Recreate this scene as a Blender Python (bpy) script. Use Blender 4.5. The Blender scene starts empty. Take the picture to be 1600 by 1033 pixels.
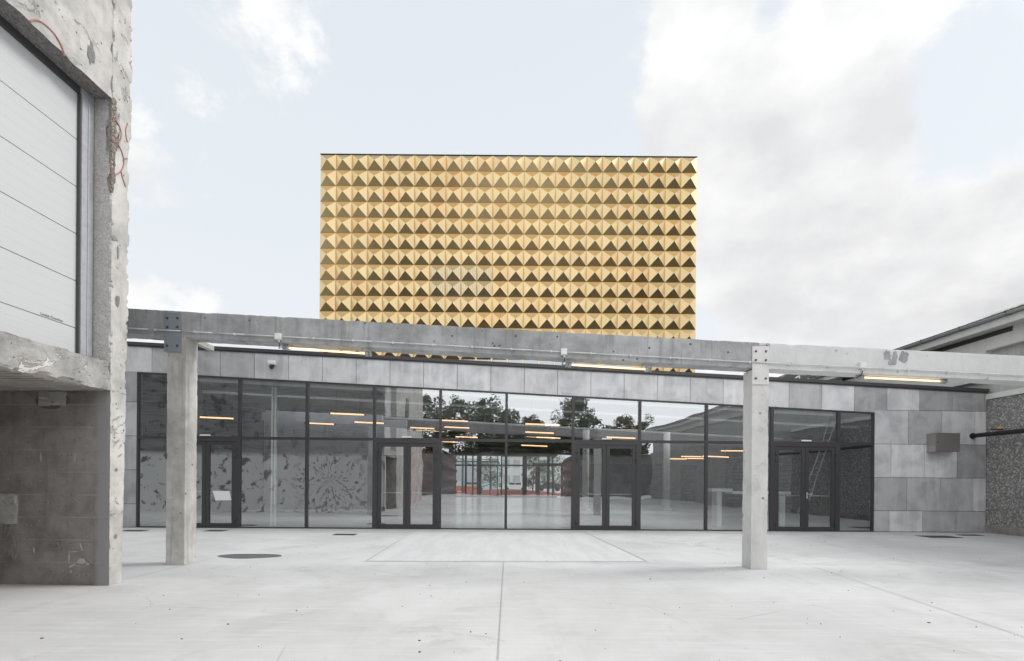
import bpy, bmesh, math, random
from mathutils import Vector, Matrix, noise as mnoise
R = math.radians
random.seed(7)
SC = bpy.context.scene
COL = SC.collection

# ------------------------------------------------------------------ camera
F_PX, CX, CY, HC, ROLL = 780.0, 790.0, 754.0, 1.336, 0.0077
cam = bpy.data.cameras.new("camera")
cam.sensor_width = 36.0
cam.lens = 36.0 * F_PX / 1600.0
cam.shift_x = (800 - CX) / 1600.0
cam.shift_y = (CY - 516.5) / 1600.0
cam.clip_start = 0.05
cam.clip_end = 3000
camo = bpy.data.objects.new("camera", cam)
COL.objects.link(camo)
cr, sr = math.cos(ROLL), math.sin(ROLL)
camo.matrix_world = Matrix(((cr, -sr, 0, 0), (0, 0, -1, 0), (sr, cr, 0, HC), (0, 0, 0, 1)))
SC.camera = camo

# ------------------------------------------------------------------ world
SUN_EL, SUN_AZ = R(44), R(80)      # azimuth clockwise from +Y (north)
w = bpy.data.worlds.new("World")
SC.world = w
w.use_nodes = True
nt = w.node_tree
nt.nodes.clear()
def wn(t, **k):
    n = nt.nodes.new(t)
    for a, b in k.items(): setattr(n, a, b)
    return n
def wl(a, b): nt.links.new(a, b)
def wmath(op, a, b=None, c=None, clamp=False):
    n = wn('ShaderNodeMath', operation=op); n.use_clamp = clamp
    for i, v in enumerate((a, b, c)):
        if v is None: continue
        if isinstance(v, (int, float)): n.inputs[i].default_value = v
        else: wl(v, n.inputs[i])
    return n.outputs[0]
out = wn('ShaderNodeOutputWorld'); bg = wn('ShaderNodeBackground')
bg.inputs['Strength'].default_value = 0.10
wl(bg.outputs[0], out.inputs[0])
sky = wn('ShaderNodeTexSky', sky_type='NISHITA')
sky.sun_disc = False; sky.sun_elevation = SUN_EL; sky.sun_rotation = SUN_AZ
sky.dust_density = 2.0; sky.air_density = 1.0
tc = wn('ShaderNodeTexCoord')
nrm = wn('ShaderNodeVectorMath', operation='NORMALIZE'); wl(tc.outputs['Generated'], nrm.inputs[0])
D = nrm.outputs[0]
def wnoise(scale, detail=6, rough=.55, dist=0.0, vec=None, sc=(1, 1, 1)):
    mp = wn('ShaderNodeMapping'); mp.inputs['Scale'].default_value = sc
    wl(vec or D, mp.inputs['Vector'])
    n = wn('ShaderNodeTexNoise'); n.inputs['Scale'].default_value = scale
    n.inputs['Detail'].default_value = detail; n.inputs['Roughness'].default_value = rough
    n.inputs['Distortion'].default_value = dist
    wl(mp.outputs[0], n.inputs['Vector']); return n.outputs['Fac']
n1 = wnoise(2.6, 11, .60, .15, sc=(1, 1, 1.5))
n2 = wnoise(8.5, 10, .66, .1, sc=(1, 1, 1.2))
def blob(px, py, r, soft, amt=1.0, sq=1.0):
    d = Vector(((px - CX) / F_PX, 1, (CY - py) / F_PX)).normalized()
    s = wn('ShaderNodeVectorMath', operation='SUBTRACT'); wl(D, s.inputs[0]); s.inputs[1].default_value = d
    m = wn('ShaderNodeVectorMath', operation='MULTIPLY'); wl(s.outputs[0], m.inputs[0]); m.inputs[1].default_value = (1, 1, sq)
    l = wn('ShaderNodeVectorMath', operation='LENGTH'); wl(m.outputs[0], l.inputs[0])
    v = wmath('DIVIDE', wmath('SUBTRACT', r, l.outputs['Value']), soft, clamp=True)
    return wmath('MULTIPLY', v, amt)
def wmax(*a):
    o = a[0]
    for b in a[1:]: o = wmath('MAXIMUM', o, b)
    return o
cover = wmax(blob(1215, 120, .24, .11), blob(1340, 300, .33, .12), blob(1230, 290, .22, .10), blob(1400, 150, .25, .12), blob(1500, 400, .45, .3), blob(1400, 60, .26, .2),
             blob(1560, 250, .3, .25), blob(1240, 500, .22, .2, .8),
             blob(430, 60, .17, .2, .55, .8), blob(450, 190, .15, .2, .45, .7), blob(230, 160, .2, .2, .42),
             blob(250, 480, .14, .1, .8, 1.5), blob(330, 330, .3, .3, .33))
# the part of the sky behind the photographer: broken cloud
sepd = wn('ShaderNodeSeparateXYZ'); wl(D, sepd.inputs[0])
back = wmath('MULTIPLY', wmath('MULTIPLY', sepd.outputs['Y'], -2.0, clamp=True), .62)
holes = wmax(blob(1530, 110, .12, .12), blob(1480, 190, .08, .1), blob(1300, 205, .06, .08), blob(1190, 10, .06, .07))
cover = wmath('SUBTRACT', wmath('MAXIMUM', cover, back), wmath('MULTIPLY', holes, .75))
mix = wmath('ADD', cover, wmath('MULTIPLY', wmath('SUBTRACT', n1, .5), 2.4))
mix = wmath('ADD', mix, wmath('MULTIPLY', wmath('SUBTRACT', n2, .5), 1.0))
mr = wn('ShaderNodeMapRange', interpolation_type='SMOOTHSTEP'); mr.inputs['From Min'].default_value = .30; mr.inputs['From Max'].default_value = .60
wl(mix, mr.inputs['Value']); MASK = mr.outputs[0]
# grey undersides
shade = wmax(blob(1330, 420, .27, .3, 1, 1.7), blob(1560, 470, .3, .3, 1.0, 1.3), blob(1180, 210, .2, .3, .35), blob(1500, 330, .25, .3, .5, 1.5))
n3 = wnoise(2.6, 8, .56, .1, sc=(1, 1, 2.0))
sh = wmath('MULTIPLY', shade, wmath('MULTIPLY', wmath('SUBTRACT', n3, .30), 3.4, clamp=True), clamp=True)
sh = wmath('MAXIMUM', sh, wmath('MULTIPLY', back, n3))
def wmixc(fac, a, b):
    n = wn('ShaderNodeMix', data_type='RGBA'); n.clamp_factor = True
    if isinstance(fac, (int, float)): n.inputs[0].default_value = fac
    else: wl(fac, n.inputs[0])
    for i, v in ((6, a), (7, b)):
        if isinstance(v, tuple): n.inputs[i].default_value = (*v, 1)
        else: wl(v, n.inputs[i])
    return n.outputs[2]
off = Vector((.55, -.1, .8)).normalized() * .06
ad = wn('ShaderNodeVectorMath', operation='ADD'); wl(D, ad.inputs[0]); ad.inputs[1].default_value = off
ra = wnoise(3.2, 10, .52, .0, sc=(1, 1, 1.5)); rb_ = wnoise(3.2, 10, .52, .0, vec=ad.outputs[0], sc=(1, 1, 1.5))
relief = wmath('ADD', .62, wmath('MULTIPLY', wmath('SUBTRACT', ra, rb_), 5.0), clamp=True)
lum = wmixc(relief, (6.2, 6.22, 6.32), (7.7, 7.7, 7.7))
cloud = wmixc(sh, lum, (4.3, 4.3, 4.42))
zen = wmath('MULTIPLY', sepd.outputs['Z'], 1.25, clamp=True)
base = wmixc(zen, (7.0, 7.2, 7.4), (6.15, 6.6, 7.0))
clear = wmixc(.10, base, sky.outputs[0])
skyc = wmixc(MASK, clear, cloud)
# bright patches added to the sky outside the frame, to light facade and brass
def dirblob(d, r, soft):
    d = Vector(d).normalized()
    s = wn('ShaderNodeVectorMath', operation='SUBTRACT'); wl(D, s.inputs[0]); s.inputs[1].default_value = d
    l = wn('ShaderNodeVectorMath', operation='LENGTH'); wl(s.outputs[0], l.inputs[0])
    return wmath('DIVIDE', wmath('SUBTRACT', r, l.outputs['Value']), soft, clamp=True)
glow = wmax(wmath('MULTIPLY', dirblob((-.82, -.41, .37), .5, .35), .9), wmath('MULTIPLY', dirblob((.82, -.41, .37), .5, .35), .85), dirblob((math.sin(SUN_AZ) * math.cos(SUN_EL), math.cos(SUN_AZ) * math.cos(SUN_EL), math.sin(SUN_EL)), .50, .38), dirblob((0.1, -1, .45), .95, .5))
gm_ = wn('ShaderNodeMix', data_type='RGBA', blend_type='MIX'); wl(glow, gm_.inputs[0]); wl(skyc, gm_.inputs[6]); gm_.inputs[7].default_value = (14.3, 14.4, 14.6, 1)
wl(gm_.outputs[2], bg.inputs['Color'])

sun = bpy.data.lights.new("sun", 'SUN'); sun.energy = 1.6; sun.angle = R(16); sun.color = (1, .975, .94)
suno = bpy.data.objects.new("sun", sun); COL.objects.link(suno)
sd = Vector((math.sin(SUN_AZ) * math.cos(SUN_EL), math.cos(SUN_AZ) * math.cos(SUN_EL), math.sin(SUN_EL)))
suno.rotation_euler = (-sd).to_track_quat('-Z', 'Y').to_euler()
suno.location = sd * 60
SC.view_settings.view_transform = 'Standard'; SC.view_settings.look = 'None'
SC.view_settings.gamma = 1; SC.view_settings.use_curve_mapping = False
SC.view_settings.exposure = 0.42
SC.cycles.max_bounces = 10; SC.cycles.transparent_max_bounces = 24
SC.cycles.glossy_bounces = 5; SC.cycles.diffuse_bounces = 4

# ------------------------------------------------------------------ helpers
def P(px, py, Y):
    a, b = (px - CX) / F_PX, (CY - py) / F_PX
    return Vector((Y * (a * cr - b * sr), Y, Y * (a * sr + b * cr) + HC))
FA = R(1.0); FY = 14.18                       # facade: rotated about the z axis through (0, FY)
FM = Matrix.Translation((0, FY, 0)) @ Matrix.Rotation(FA, 4, 'Z')
def FP(px, py, v=0.0):                        # pixel -> (u, z) on the facade plane pushed v metres out
    a, b = (px - CX) / F_PX, (CY - py) / F_PX
    X = a * cr - b * sr; Zs = a * sr + b * cr
    Y = (FY - v) / (1 - math.tan(FA) * X)
    return X * Y / math.cos(FA), Zs * Y + HC
LM = Matrix.Translation((-4.98, 6.28, 0)) @ Matrix.Rotation(-0.028, 4, 'Z')

class MB:
    def __init__(s): s.v = []; s.f = []; s.m = []; s.c = []; s.sm = []
    def poly(s, pts, m=0, c=None, smooth=False):
        i = len(s.v); s.v += [tuple(p) for p in pts]; s.f.append(tuple(range(i, i + len(pts)))); s.m.append(m); s.c.append(c); s.sm.append(smooth)
    def faces(s, vs, fs, m=0, c=None, smooth=False):
        i = len(s.v); s.v += [tuple(p) for p in vs]
        for f in fs: s.f.append(tuple(i + k for k in f)); s.m.append(m); s.c.append(c); s.sm.append(smooth)
    def box(s, x0, x1, y0, y1, z0, z1, m=0, c=None):
        vs = [(x, y, z) for z in (z0, z1) for y in (y0, y1) for x in (x0, x1)]
        s.faces(vs, [(0, 2, 3, 1), (4, 5, 7, 6), (0, 1, 5, 4), (2, 6, 7, 3), (0, 4, 6, 2), (1, 3, 7, 5)], m, c)
    def hexa(s, vs, m=0, c=None):               # 8 points in box order
        s.faces(vs, [(0, 2, 3, 1), (4, 5, 7, 6), (0, 1, 5, 4), (2, 6, 7, 3), (0, 4, 6, 2), (1, 3, 7, 5)], m, c)
    def bar(s, a, b, w, h, m=0, up=(0, 0, 1)):
        a = Vector(a); b = Vector(b); d = (b - a).normalized(); sd_ = d.cross(Vector(up)).normalized(); u = sd_.cross(d)
        vs = []
        for p in (a, b):
            for su, sv in ((-1, -1), (1, -1), (1, 1), (-1, 1)): vs.append(p + sd_ * su * w / 2 + u * sv * h / 2)
        s.faces(vs, [(3, 2, 1, 0), (4, 5, 6, 7), (0, 1, 5, 4), (1, 2, 6, 5), (2, 3, 7, 6), (3, 0, 4, 7)], m)
    def tube(s, a, b, r, n=10, m=0, r2=None, smooth=True):
        a = Vector(a); b = Vector(b); d = (b - a).normalized(); r2 = r if r2 is None else r2
        t = Vector((0, 0, 1)) if abs(d.z) < .9 else Vector((1, 0, 0)); e1 = d.cross(t).normalized(); e2 = d.cross(e1)
        i = len(s.v)
        for p, rr in ((a, r), (b, r2)):
            for k in range(n):
                q = 2 * math.pi * k / n; s.v.append(tuple(p + e1 * rr * math.cos(q) + e2 * rr * math.sin(q)))
        for k in range(n):
            j = (k + 1) % n; s.f.append((i + j, i + k, i + n + k, i + n + j)); s.m.append(m); s.c.append(None); s.sm.append(smooth)
        s.f.append(tuple(i + k for k in range(n))); s.m.append(m); s.c.append(None); s.sm.append(False)
        s.f.append(tuple(i + n + n - 1 - k for k in range(n))); s.m.append(m); s.c.append(None); s.sm.append(False)
    def path(s, pts, r, n=8, m=0):
        for a, b in zip(pts, pts[1:]): s.tube(a, b, r, n, m)
    def grid(s, o, du, dv, nu, nv, disp=None, m=0, c=None, smooth=True):
        o = Vector(o); du = Vector(du); dv = Vector(dv); i = len(s.v)
        for b in range(nv + 1):
            for a in range(nu + 1):
                p = o + du * a / nu + dv * b / nv
                s.v.append(tuple(disp(p, a / nu, b / nv) if disp else p))
        for b in range(nv):
            for a in range(nu):
                k = i + b * (nu + 1) + a
                s.f.append((k, k + 1, k + nu + 2, k + nu + 1)); s.m.append(m); s.c.append(c); s.sm.append(smooth)
    def build(s, name, mats, parent=None, mat_world=None, merge=False, recalc=False):
        me = bpy.data.meshes.new(name); me.from_pydata(s.v, [], s.f)
        if not isinstance(mats, (list, tuple)): mats = [mats]
        for q in mats: me.materials.append(q)
        me.polygons.foreach_set('material_index', s.m); me.polygons.foreach_set('use_smooth', s.sm)
        if any(c is not None for c in s.c):
            at = me.color_attributes.new('tone', 'FLOAT_COLOR', 'CORNER'); data = []
            for p, c in zip(me.polygons, s.c):
                cc = c if c is not None else .5
                if not isinstance(cc, tuple): cc = (cc, cc, cc)
                data += [*cc, 1.0] * p.loop_total
            at.data.foreach_set('color', data)
        if merge or recalc:
            bm = bmesh.new(); bm.from_mesh(me)
            if merge: bmesh.ops.remove_doubles(bm, verts=bm.verts, dist=1e-4)
            if recalc: bmesh.ops.recalc_face_normals(bm, faces=bm.faces)
            bm.to_mesh(me); bm.free()
        me.update()
        o = bpy.data.objects.new(name, me); COL.objects.link(o)
        if parent is not None: o.parent = parent
        if mat_world is not None: o.matrix_world = mat_world
        return o
def tag(o, label=None, cat=None, group=None, kind=None):
    if label: o['label'] = label
    if cat: o['category'] = cat
    if group: o['group'] = group
    if kind: o['kind'] = kind
    return o
def thing(name, label, cat, mat=None, group=None):
    o = bpy.data.objects.new(name, None); COL.objects.link(o); o.empty_display_size = .2
    if mat is not None: o.matrix_world = mat
    return tag(o, label, cat, group)
def tcopy(o, parent=None):
    c = o.copy(); COL.objects.link(c)
    if parent: c.parent = parent
    for ch in list(o.children): tcopy(ch, c)
    return c
def fbm(p, s=1.0, o=4): return mnoise.fractal(Vector(p) * s, 1.0, 2.0, o)

def rough_box(x0, x1, y0, y1, z0, z1, step=.06, chip=.02, seed=0.0, mats=(0, 0, 0, 0, 0, 0), wobble=.003, taper=None):
    """box of fine quads whose arrises are chipped; mats = -x +x -y +y -z +z"""
    mb = MB(); c = Vector(((x0 + x1) / 2, (y0 + y1) / 2, (z0 + z1) / 2)); hx, hy, hz = (x1 - x0) / 2, (y1 - y0) / 2, (z1 - z0) / 2
    def disp(p, a, b):
        d = sorted((hx - abs(p.x - c.x), hy - abs(p.y - c.y), hz - abs(p.z - c.z)))
        near = d[1]                                # distance to the closest arris
        n = fbm((p.x + seed, p.y, p.z), 5.0, 5); n2_ = fbm((p.x, p.y + seed, p.z + 9), 19.0, 3)
        e = max(0.0, 1 - near / (step * 1.1)); amt = chip * e * max(0.0, .15 + n * 1.3 + n2_ * .5)
        q = Vector(((p.x - c.x) * (1 - amt / hx), (p.y - c.y) * (1 - amt / hy), (p.z - c.z) * (1 if hz > hx * 4 else 1 - amt / hz)))
        if hx > hy * 4 : q.x = p.x - c.x
        w_ = wobble * fbm((p.x + seed, p.y, p.z), 2.2, 3)
        q += Vector((math.copysign(w_, p.x - c.x) if d[0] == hx - abs(p.x - c.x) else 0, math.copysign(w_, p.y - c.y) if d[0] == hy - abs(p.y - c.y) else 0, 0))
        q += c
        return taper(q) if taper else q
    def nn(l): return max(1, int(round(l / step)))
    X, Y, Z = x1 - x0, y1 - y0, z1 - z0
    mb.grid((x0, y1, z0), (0, -Y, 0), (0, 0, Z), nn(Y), nn(Z), disp, mats[0], smooth=False)
    mb.grid((x1, y0, z0), (0, Y, 0), (0, 0, Z), nn(Y), nn(Z), disp, mats[1], smooth=False)
    mb.grid((x0, y0, z0), (X, 0, 0), (0, 0, Z), nn(X), nn(Z), disp, mats[2], smooth=False)
    mb.grid((x1, y1, z0), (-X, 0, 0), (0, 0, Z), nn(X), nn(Z), disp, mats[3], smooth=False)
    mb.grid((x0, y1, z0), (X, 0, 0), (0, -Y, 0), nn(X), nn(Y), disp, mats[4], smooth=False)
    mb.grid((x0, y0, z1), (X, 0, 0), (0, Y, 0), nn(X), nn(Y), disp, mats[5], smooth=False)
    return mb

# ------------------------------------------------------------------ materials
class NB:
    def __init__(s, name):
        s.mat = bpy.data.materials.new(name); s.mat.use_nodes = True; s.t = s.mat.node_tree; s.t.nodes.clear()
        s.out = s.n('ShaderNodeOutputMaterial'); s.tc = s.n('ShaderNodeTexCoord')
    def n(s, t, **k):
        q = s.t.nodes.new(t)
        for a, b in k.items(): setattr(q, a, b)
        return q
    def set(s, inp, v):
        if isinstance(v, bpy.types.NodeSocket): s.t.links.new(v, inp)
        elif isinstance(v, tuple) and len(v) == 3 and inp.type == 'RGBA': inp.default_value = (*v, 1)
        else: inp.default_value = v
    def math(s, op, a, b=0.0, clamp=False):
        q = s.n('ShaderNodeMath', operation=op); q.use_clamp = clamp; s.set(q.inputs[0], a); s.set(q.inputs[1], b); return q.outputs[0]
    def mix(s, f, a, b, blend='MIX'):
        q = s.n('ShaderNodeMix', data_type='RGBA', blend_type=blend); s.set(q.inputs[0], f); s.set(q.inputs[6], a); s.set(q.inputs[7], b); return q.outputs[2]
    def vec(s, sc=(1, 1, 1), loc=(0, 0, 0), rot=(0, 0, 0)):
        q = s.n('ShaderNodeMapping'); q.inputs['Scale'].default_value = sc; q.inputs['Location'].default_value = loc; q.inputs['Rotation'].default_value = rot
        s.t.links.new(s.tc.outputs['Object'], q.inputs['Vector']); return q.outputs[0]
    def noise(s, scale, detail=5, rough=.6, dist=0.0, sc=(1, 1, 1), loc=(0, 0, 0)):
        q = s.n('ShaderNodeTexNoise'); q.inputs['Scale'].default_value = scale; q.inputs['Detail'].default_value = detail
        q.inputs['Roughness'].default_value = rough; q.inputs['Distortion'].default_value = dist
        s.t.links.new(s.vec(sc, loc), q.inputs['Vector']); return q.outputs['Fac']
    def voro(s, scale, out='Distance', sc=(1, 1, 1), loc=(0, 0, 0), feature='F1', rnd=1.0):
        q = s.n('ShaderNodeTexVoronoi', feature=feature); q.inputs['Scale'].default_value = scale; q.inputs['Randomness'].default_value = rnd
        s.t.links.new(s.vec(sc, loc), q.inputs['Vector']); return q.outputs[out]
    def step(s, v, a, b):
        q = s.n('ShaderNodeMapRange', interpolation_type='SMOOTHSTEP'); s.set(q.inputs['Value'], v)
        q.inputs['From Min'].default_value = a; q.inputs['From Max'].default_value = b; return q.outputs[0]
    def bump(s, h, strength=.3, dist=.01, prev=None):
        q = s.n('ShaderNodeBump'); q.inputs['Strength'].default_value = strength; q.inputs['Distance'].default_value = dist
        s.t.links.new(h, q.inputs['Height'])
        if prev is not None: s.t.links.new(prev, q.inputs['Normal'])
        return q.outputs[0]
    def pri(s, color, rough=.8, metal=0.0, normal=None, **k):
        q = s.n('ShaderNodeBsdfPrincipled'); s.set(q.inputs['Base Color'], color); s.set(q.inputs['Roughness'], rough); s.set(q.inputs['Metallic'], metal)
        if normal is not None: s.t.links.new(normal, q.inputs['Normal'])
        for a, b in k.items(): s.set(q.inputs[a.replace('_', ' ')], b)
        s.t.links.new(q.outputs[0], s.out.inputs[0]); s.p = q; return s.mat

def simple(name, c, rough=.6, metal=0.0, var=.12, scale=8, bump=.0):
    b = NB(name); n = b.noise(scale, 5)
    dark = tuple(x * (1 - var) for x in c); lite = tuple(min(1, x * (1 + var)) for x in c)
    col = b.mix(n, dark, lite); nm = b.bump(b.noise(scale * 6, 4), bump, .01) if bump else None
    return b.pri(col, b.math('ADD', b.math('MULTIPLY', n, .15), rough - .07), metal, nm)

def concrete(name, c, dirt=(.5, .48, .45), dirt_amt=.5, contrast=.25, pits=.35, streak=.35, boards=0.0, rough=.85, seed=0.0, bump=.5, patches=0.0, patch_col=(.25, .24, .22), pitscale=16):
    b = NB(name); L = (seed, seed * 1.7, seed * .6)
    big = b.noise(.9, 7, .62, .3, loc=L); mid = b.noise(4.5, 6, .6, loc=L); fine = b.noise(55, 4, .65, loc=L)
    strk = b.noise(3.2, 5, .6, sc=(3, 3, .22), loc=L)
    dark = tuple(x * (1 - contrast) for x in c); lite = tuple(min(.95, x * (1 + contrast * .7)) for x in c)
    col = b.mix(b.step(b.math('ADD', b.math('MULTIPLY', big, .6), b.math('MULTIPLY', mid, .4)), .34, .66), dark, lite)
    col = b.mix(b.math('MULTIPLY', b.step(strk, .5, .75), streak), col, tuple(x * y for x, y in zip(c, dirt)))
    d = b.step(b.noise(1.7, 8, .68, .6, loc=(seed + 4, 2, 7)), .55, .7)
    col = b.mix(b.math('MULTIPLY', d, dirt_amt * .6), col, tuple(x * y for x, y in zip(c, dirt)))
    col = b.mix(b.math('MULTIPLY', b.step(fine, .35, .75), .3), col, tuple(x * .72 for x in c))
    h = b.math('ADD', b.math('MULTIPLY', fine, .35), b.math('MULTIPLY', mid, .65))
    if patches:
        pm = b.step(b.noise(2.6, 7, .7, 1.0, loc=(seed + 11, 5, 1)), .60, .635)
        col = b.mix(b.math('MULTIPLY', pm, patches), col, patch_col); h = b.math('SUBTRACT', h, b.math('MULTIPLY', pm, .8))
    if boards:
        sp = b.n('ShaderNodeSeparateXYZ'); b.t.links.new(b.vec(), sp.inputs[0])
        fr = b.math('FRACT', b.math('DIVIDE', b.math('ADD', sp.outputs['Z'], b.math('MULTIPLY', mid, .006)), boards))
        ln = b.math('SUBTRACT', 1.0, b.step(b.math('MINIMUM', fr, b.math('SUBTRACT', 1.0, fr)), .0, .05))
        ln = b.math('MULTIPLY', ln, b.step(b.noise(2.0, 3, .5, loc=(3, seed, 0)), .35, .6))
        col = b.mix(b.math('MULTIPLY', ln, .45), col, tuple(min(.9, x * 1.7) for x in c)); h = b.math('ADD', h, b.math('MULTIPLY', ln, .5))
    if pits:
        v = b.voro(pitscale, loc=L); pm = b.math('SUBTRACT', 1.0, b.step(v, .07, .16))
        pm = b.math('MULTIPLY', pm, b.step(b.noise(3.1, 3, .5, loc=(seed, 8, 3)), .45, .6))
        col = b.mix(b.math('MULTIPLY', pm, pits * 1.6, True), col, tuple(x * .3 for x in c)); h = b.math('SUBTRACT', h, b.math('MULTIPLY', pm, 1.5))
    return b.pri(col, rough, 0, b.bump(h, bump, .012))

def exposed(name, c, scale=70, seed=0, light=(.62, .6, .57), amt=.5, bump=.9, dka=1.0):
    b = NB(name); v = b.voro(scale, 'Color', loc=(seed, 0, 0)); sp = b.n('ShaderNodeSeparateColor'); b.t.links.new(v, sp.inputs[0])
    st = b.step(sp.outputs[0], .62, .75); dk = b.math('MULTIPLY', b.step(sp.outputs[1], .55, .65), dka)
    n = b.noise(5, 7, .65, loc=(seed, 3, 0))
    col = b.mix(n, tuple(x * .75 for x in c), tuple(x * 1.25 for x in c))
    col = b.mix(b.math('MULTIPLY', st, amt), col, light); col = b.mix(b.math('MULTIPLY', dk, amt), col, tuple(x * .3 for x in c))
    d = b.voro(scale, loc=(seed, 0, 0))
    return b.pri(col, .9, 0, b.bump(b.math('ADD', b.math('MULTIPLY', d, -1.0), n), bump, .02))

M = {}
M['beam'] = concrete('grey_beam_concrete', (.385, .39, .395), contrast=.34, pits=.9, streak=.8, seed=2, pitscale=7)
M['white_beam'] = concrete('white_painted_concrete', (.66, .665, .66), contrast=.09, pits=.3, streak=.3, dirt=(.78, .76, .72), seed=5, bump=.25, pitscale=5)
M['column'] = concrete('column_concrete', (.49, .475, .45), contrast=.34, pits=.8, streak=.7, seed=9, pitscale=7)
M['column_white'] = concrete('white_column_concrete', (.64, .635, .62), contrast=.12, pits=.6, streak=.3, dirt=(.7, .68, .62), seed=14, pitscale=6, patches=.25, patch_col=(.42, .4, .36))
M['plaster'] = concrete('worn_plaster', (.50, .485, .46), contrast=.34, pits=.6, streak=.3, seed=21, bump=.9, patches=.75, patch_col=(.34, .325, .30), pitscale=11)
M['jamb'] = exposed('cut_concrete_aggregate', (.43, .415, .40), 48, 1, (.62, .60, .58), .4, .4, .35)
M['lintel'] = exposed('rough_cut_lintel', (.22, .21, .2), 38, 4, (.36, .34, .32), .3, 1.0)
M['ledge'] = concrete('ledge_concrete', (.36, .35, .335), contrast=.45, pits=.6, streak=.4, seed=33, bump=1.0, patches=.8, patch_col=(.62, .59, .55))
M['soffit'] = concrete('board_marked_soffit', (.42, .39, .36), contrast=.3, boards=0, seed=38)
M['board_dark'] = concrete('dark_brown_grey_concrete', (.23, .212, .20), contrast=.45, pits=.7, streak=.45, boards=.285, seed=43, bump=.5, dirt=(.6, .55, .5))
M['grey_wall'] = concrete('plain_grey_wall', (.22, .215, .21), contrast=.35, pits=.3, streak=.5, seed=51)
M['floor_in'] = None

def mk_blotch():
    b = NB('burnt_blotched_concrete'); n = b.noise(1.4, 6, .6)
    col = b.mix(n, (.60, .60, .59), (.74, .73, .72))
    cn = b.n('ShaderNodeVectorMath', operation='SUBTRACT'); b.t.links.new(b.tc.outputs['Object'], cn.inputs[0]); cn.inputs[1].default_value = (-2.35, .3, 1.35)
    fl_ = b.n('ShaderNodeVectorMath', operation='MULTIPLY'); b.t.links.new(cn.outputs[0], fl_.inputs[0]); fl_.inputs[1].default_value = (1, 0, 1)
    ln_ = b.n('ShaderNodeVectorMath', operation='LENGTH'); b.t.links.new(fl_.outputs[0], ln_.inputs[0])
    nz = b.n('ShaderNodeVectorMath', operation='NORMALIZE'); b.t.links.new(fl_.outputs[0], nz.inputs[0])
    s1 = b.n('ShaderNodeVectorMath', operation='SCALE'); b.t.links.new(nz.outputs[0], s1.inputs[0]); s1.inputs['Scale'].default_value = 5.2
    cb = b.n('ShaderNodeCombineXYZ'); b.t.links.new(b.math('MULTIPLY', ln_.outputs['Value'], 3.0), cb.inputs[1])
    a1 = b.n('ShaderNodeVectorMath', operation='ADD'); b.t.links.new(s1.outputs[0], a1.inputs[0]); b.t.links.new(cb.outputs[0], a1.inputs[1])
    rn = b.n('ShaderNodeTexNoise'); rn.inputs['Scale'].default_value = 1.7; rn.inputs['Detail'].default_value = 5; rn.inputs['Roughness'].default_value = .6; b.t.links.new(a1.outputs[0], rn.inputs['Vector'])
    bl = b.math('MULTIPLY', b.step(rn.outputs['Fac'], .54, .59), b.math('SUBTRACT', 1.0, b.step(ln_.outputs['Value'], 1.1, 1.9)))
    bl = b.math('MAXIMUM', bl, b.math('MULTIPLY', b.step(b.noise(2.3, 7, .65, .4, loc=(7, 1, 2)), .53, .60), b.step(ln_.outputs['Value'], 1.2, 1.9)))
    col = b.mix(b.math('MULTIPLY', bl, .82), col, (.06, .06, .058))
    sp = b.n('ShaderNodeSeparateXYZ'); b.t.links.new(b.vec(), sp.inputs[0])
    col = b.mix(b.math('MULTIPLY', b.step(sp.outputs['Z'], 2.35, 2.6), .72), col, (.10, .102, .108))
    col = b.mix(b.math('MULTIPLY', b.math('MULTIPLY', b.step(b.noise(3, 4, .5, sc=(.3, .3, 5)), .5, .6), b.step(sp.outputs['Z'], 2.3, 2.6)), .3), col, (.03, .03, .03))
    return b.pri(col, .9, 0, b.bump(n, .4, .02))
M['blotch'] = mk_blotch()

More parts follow.
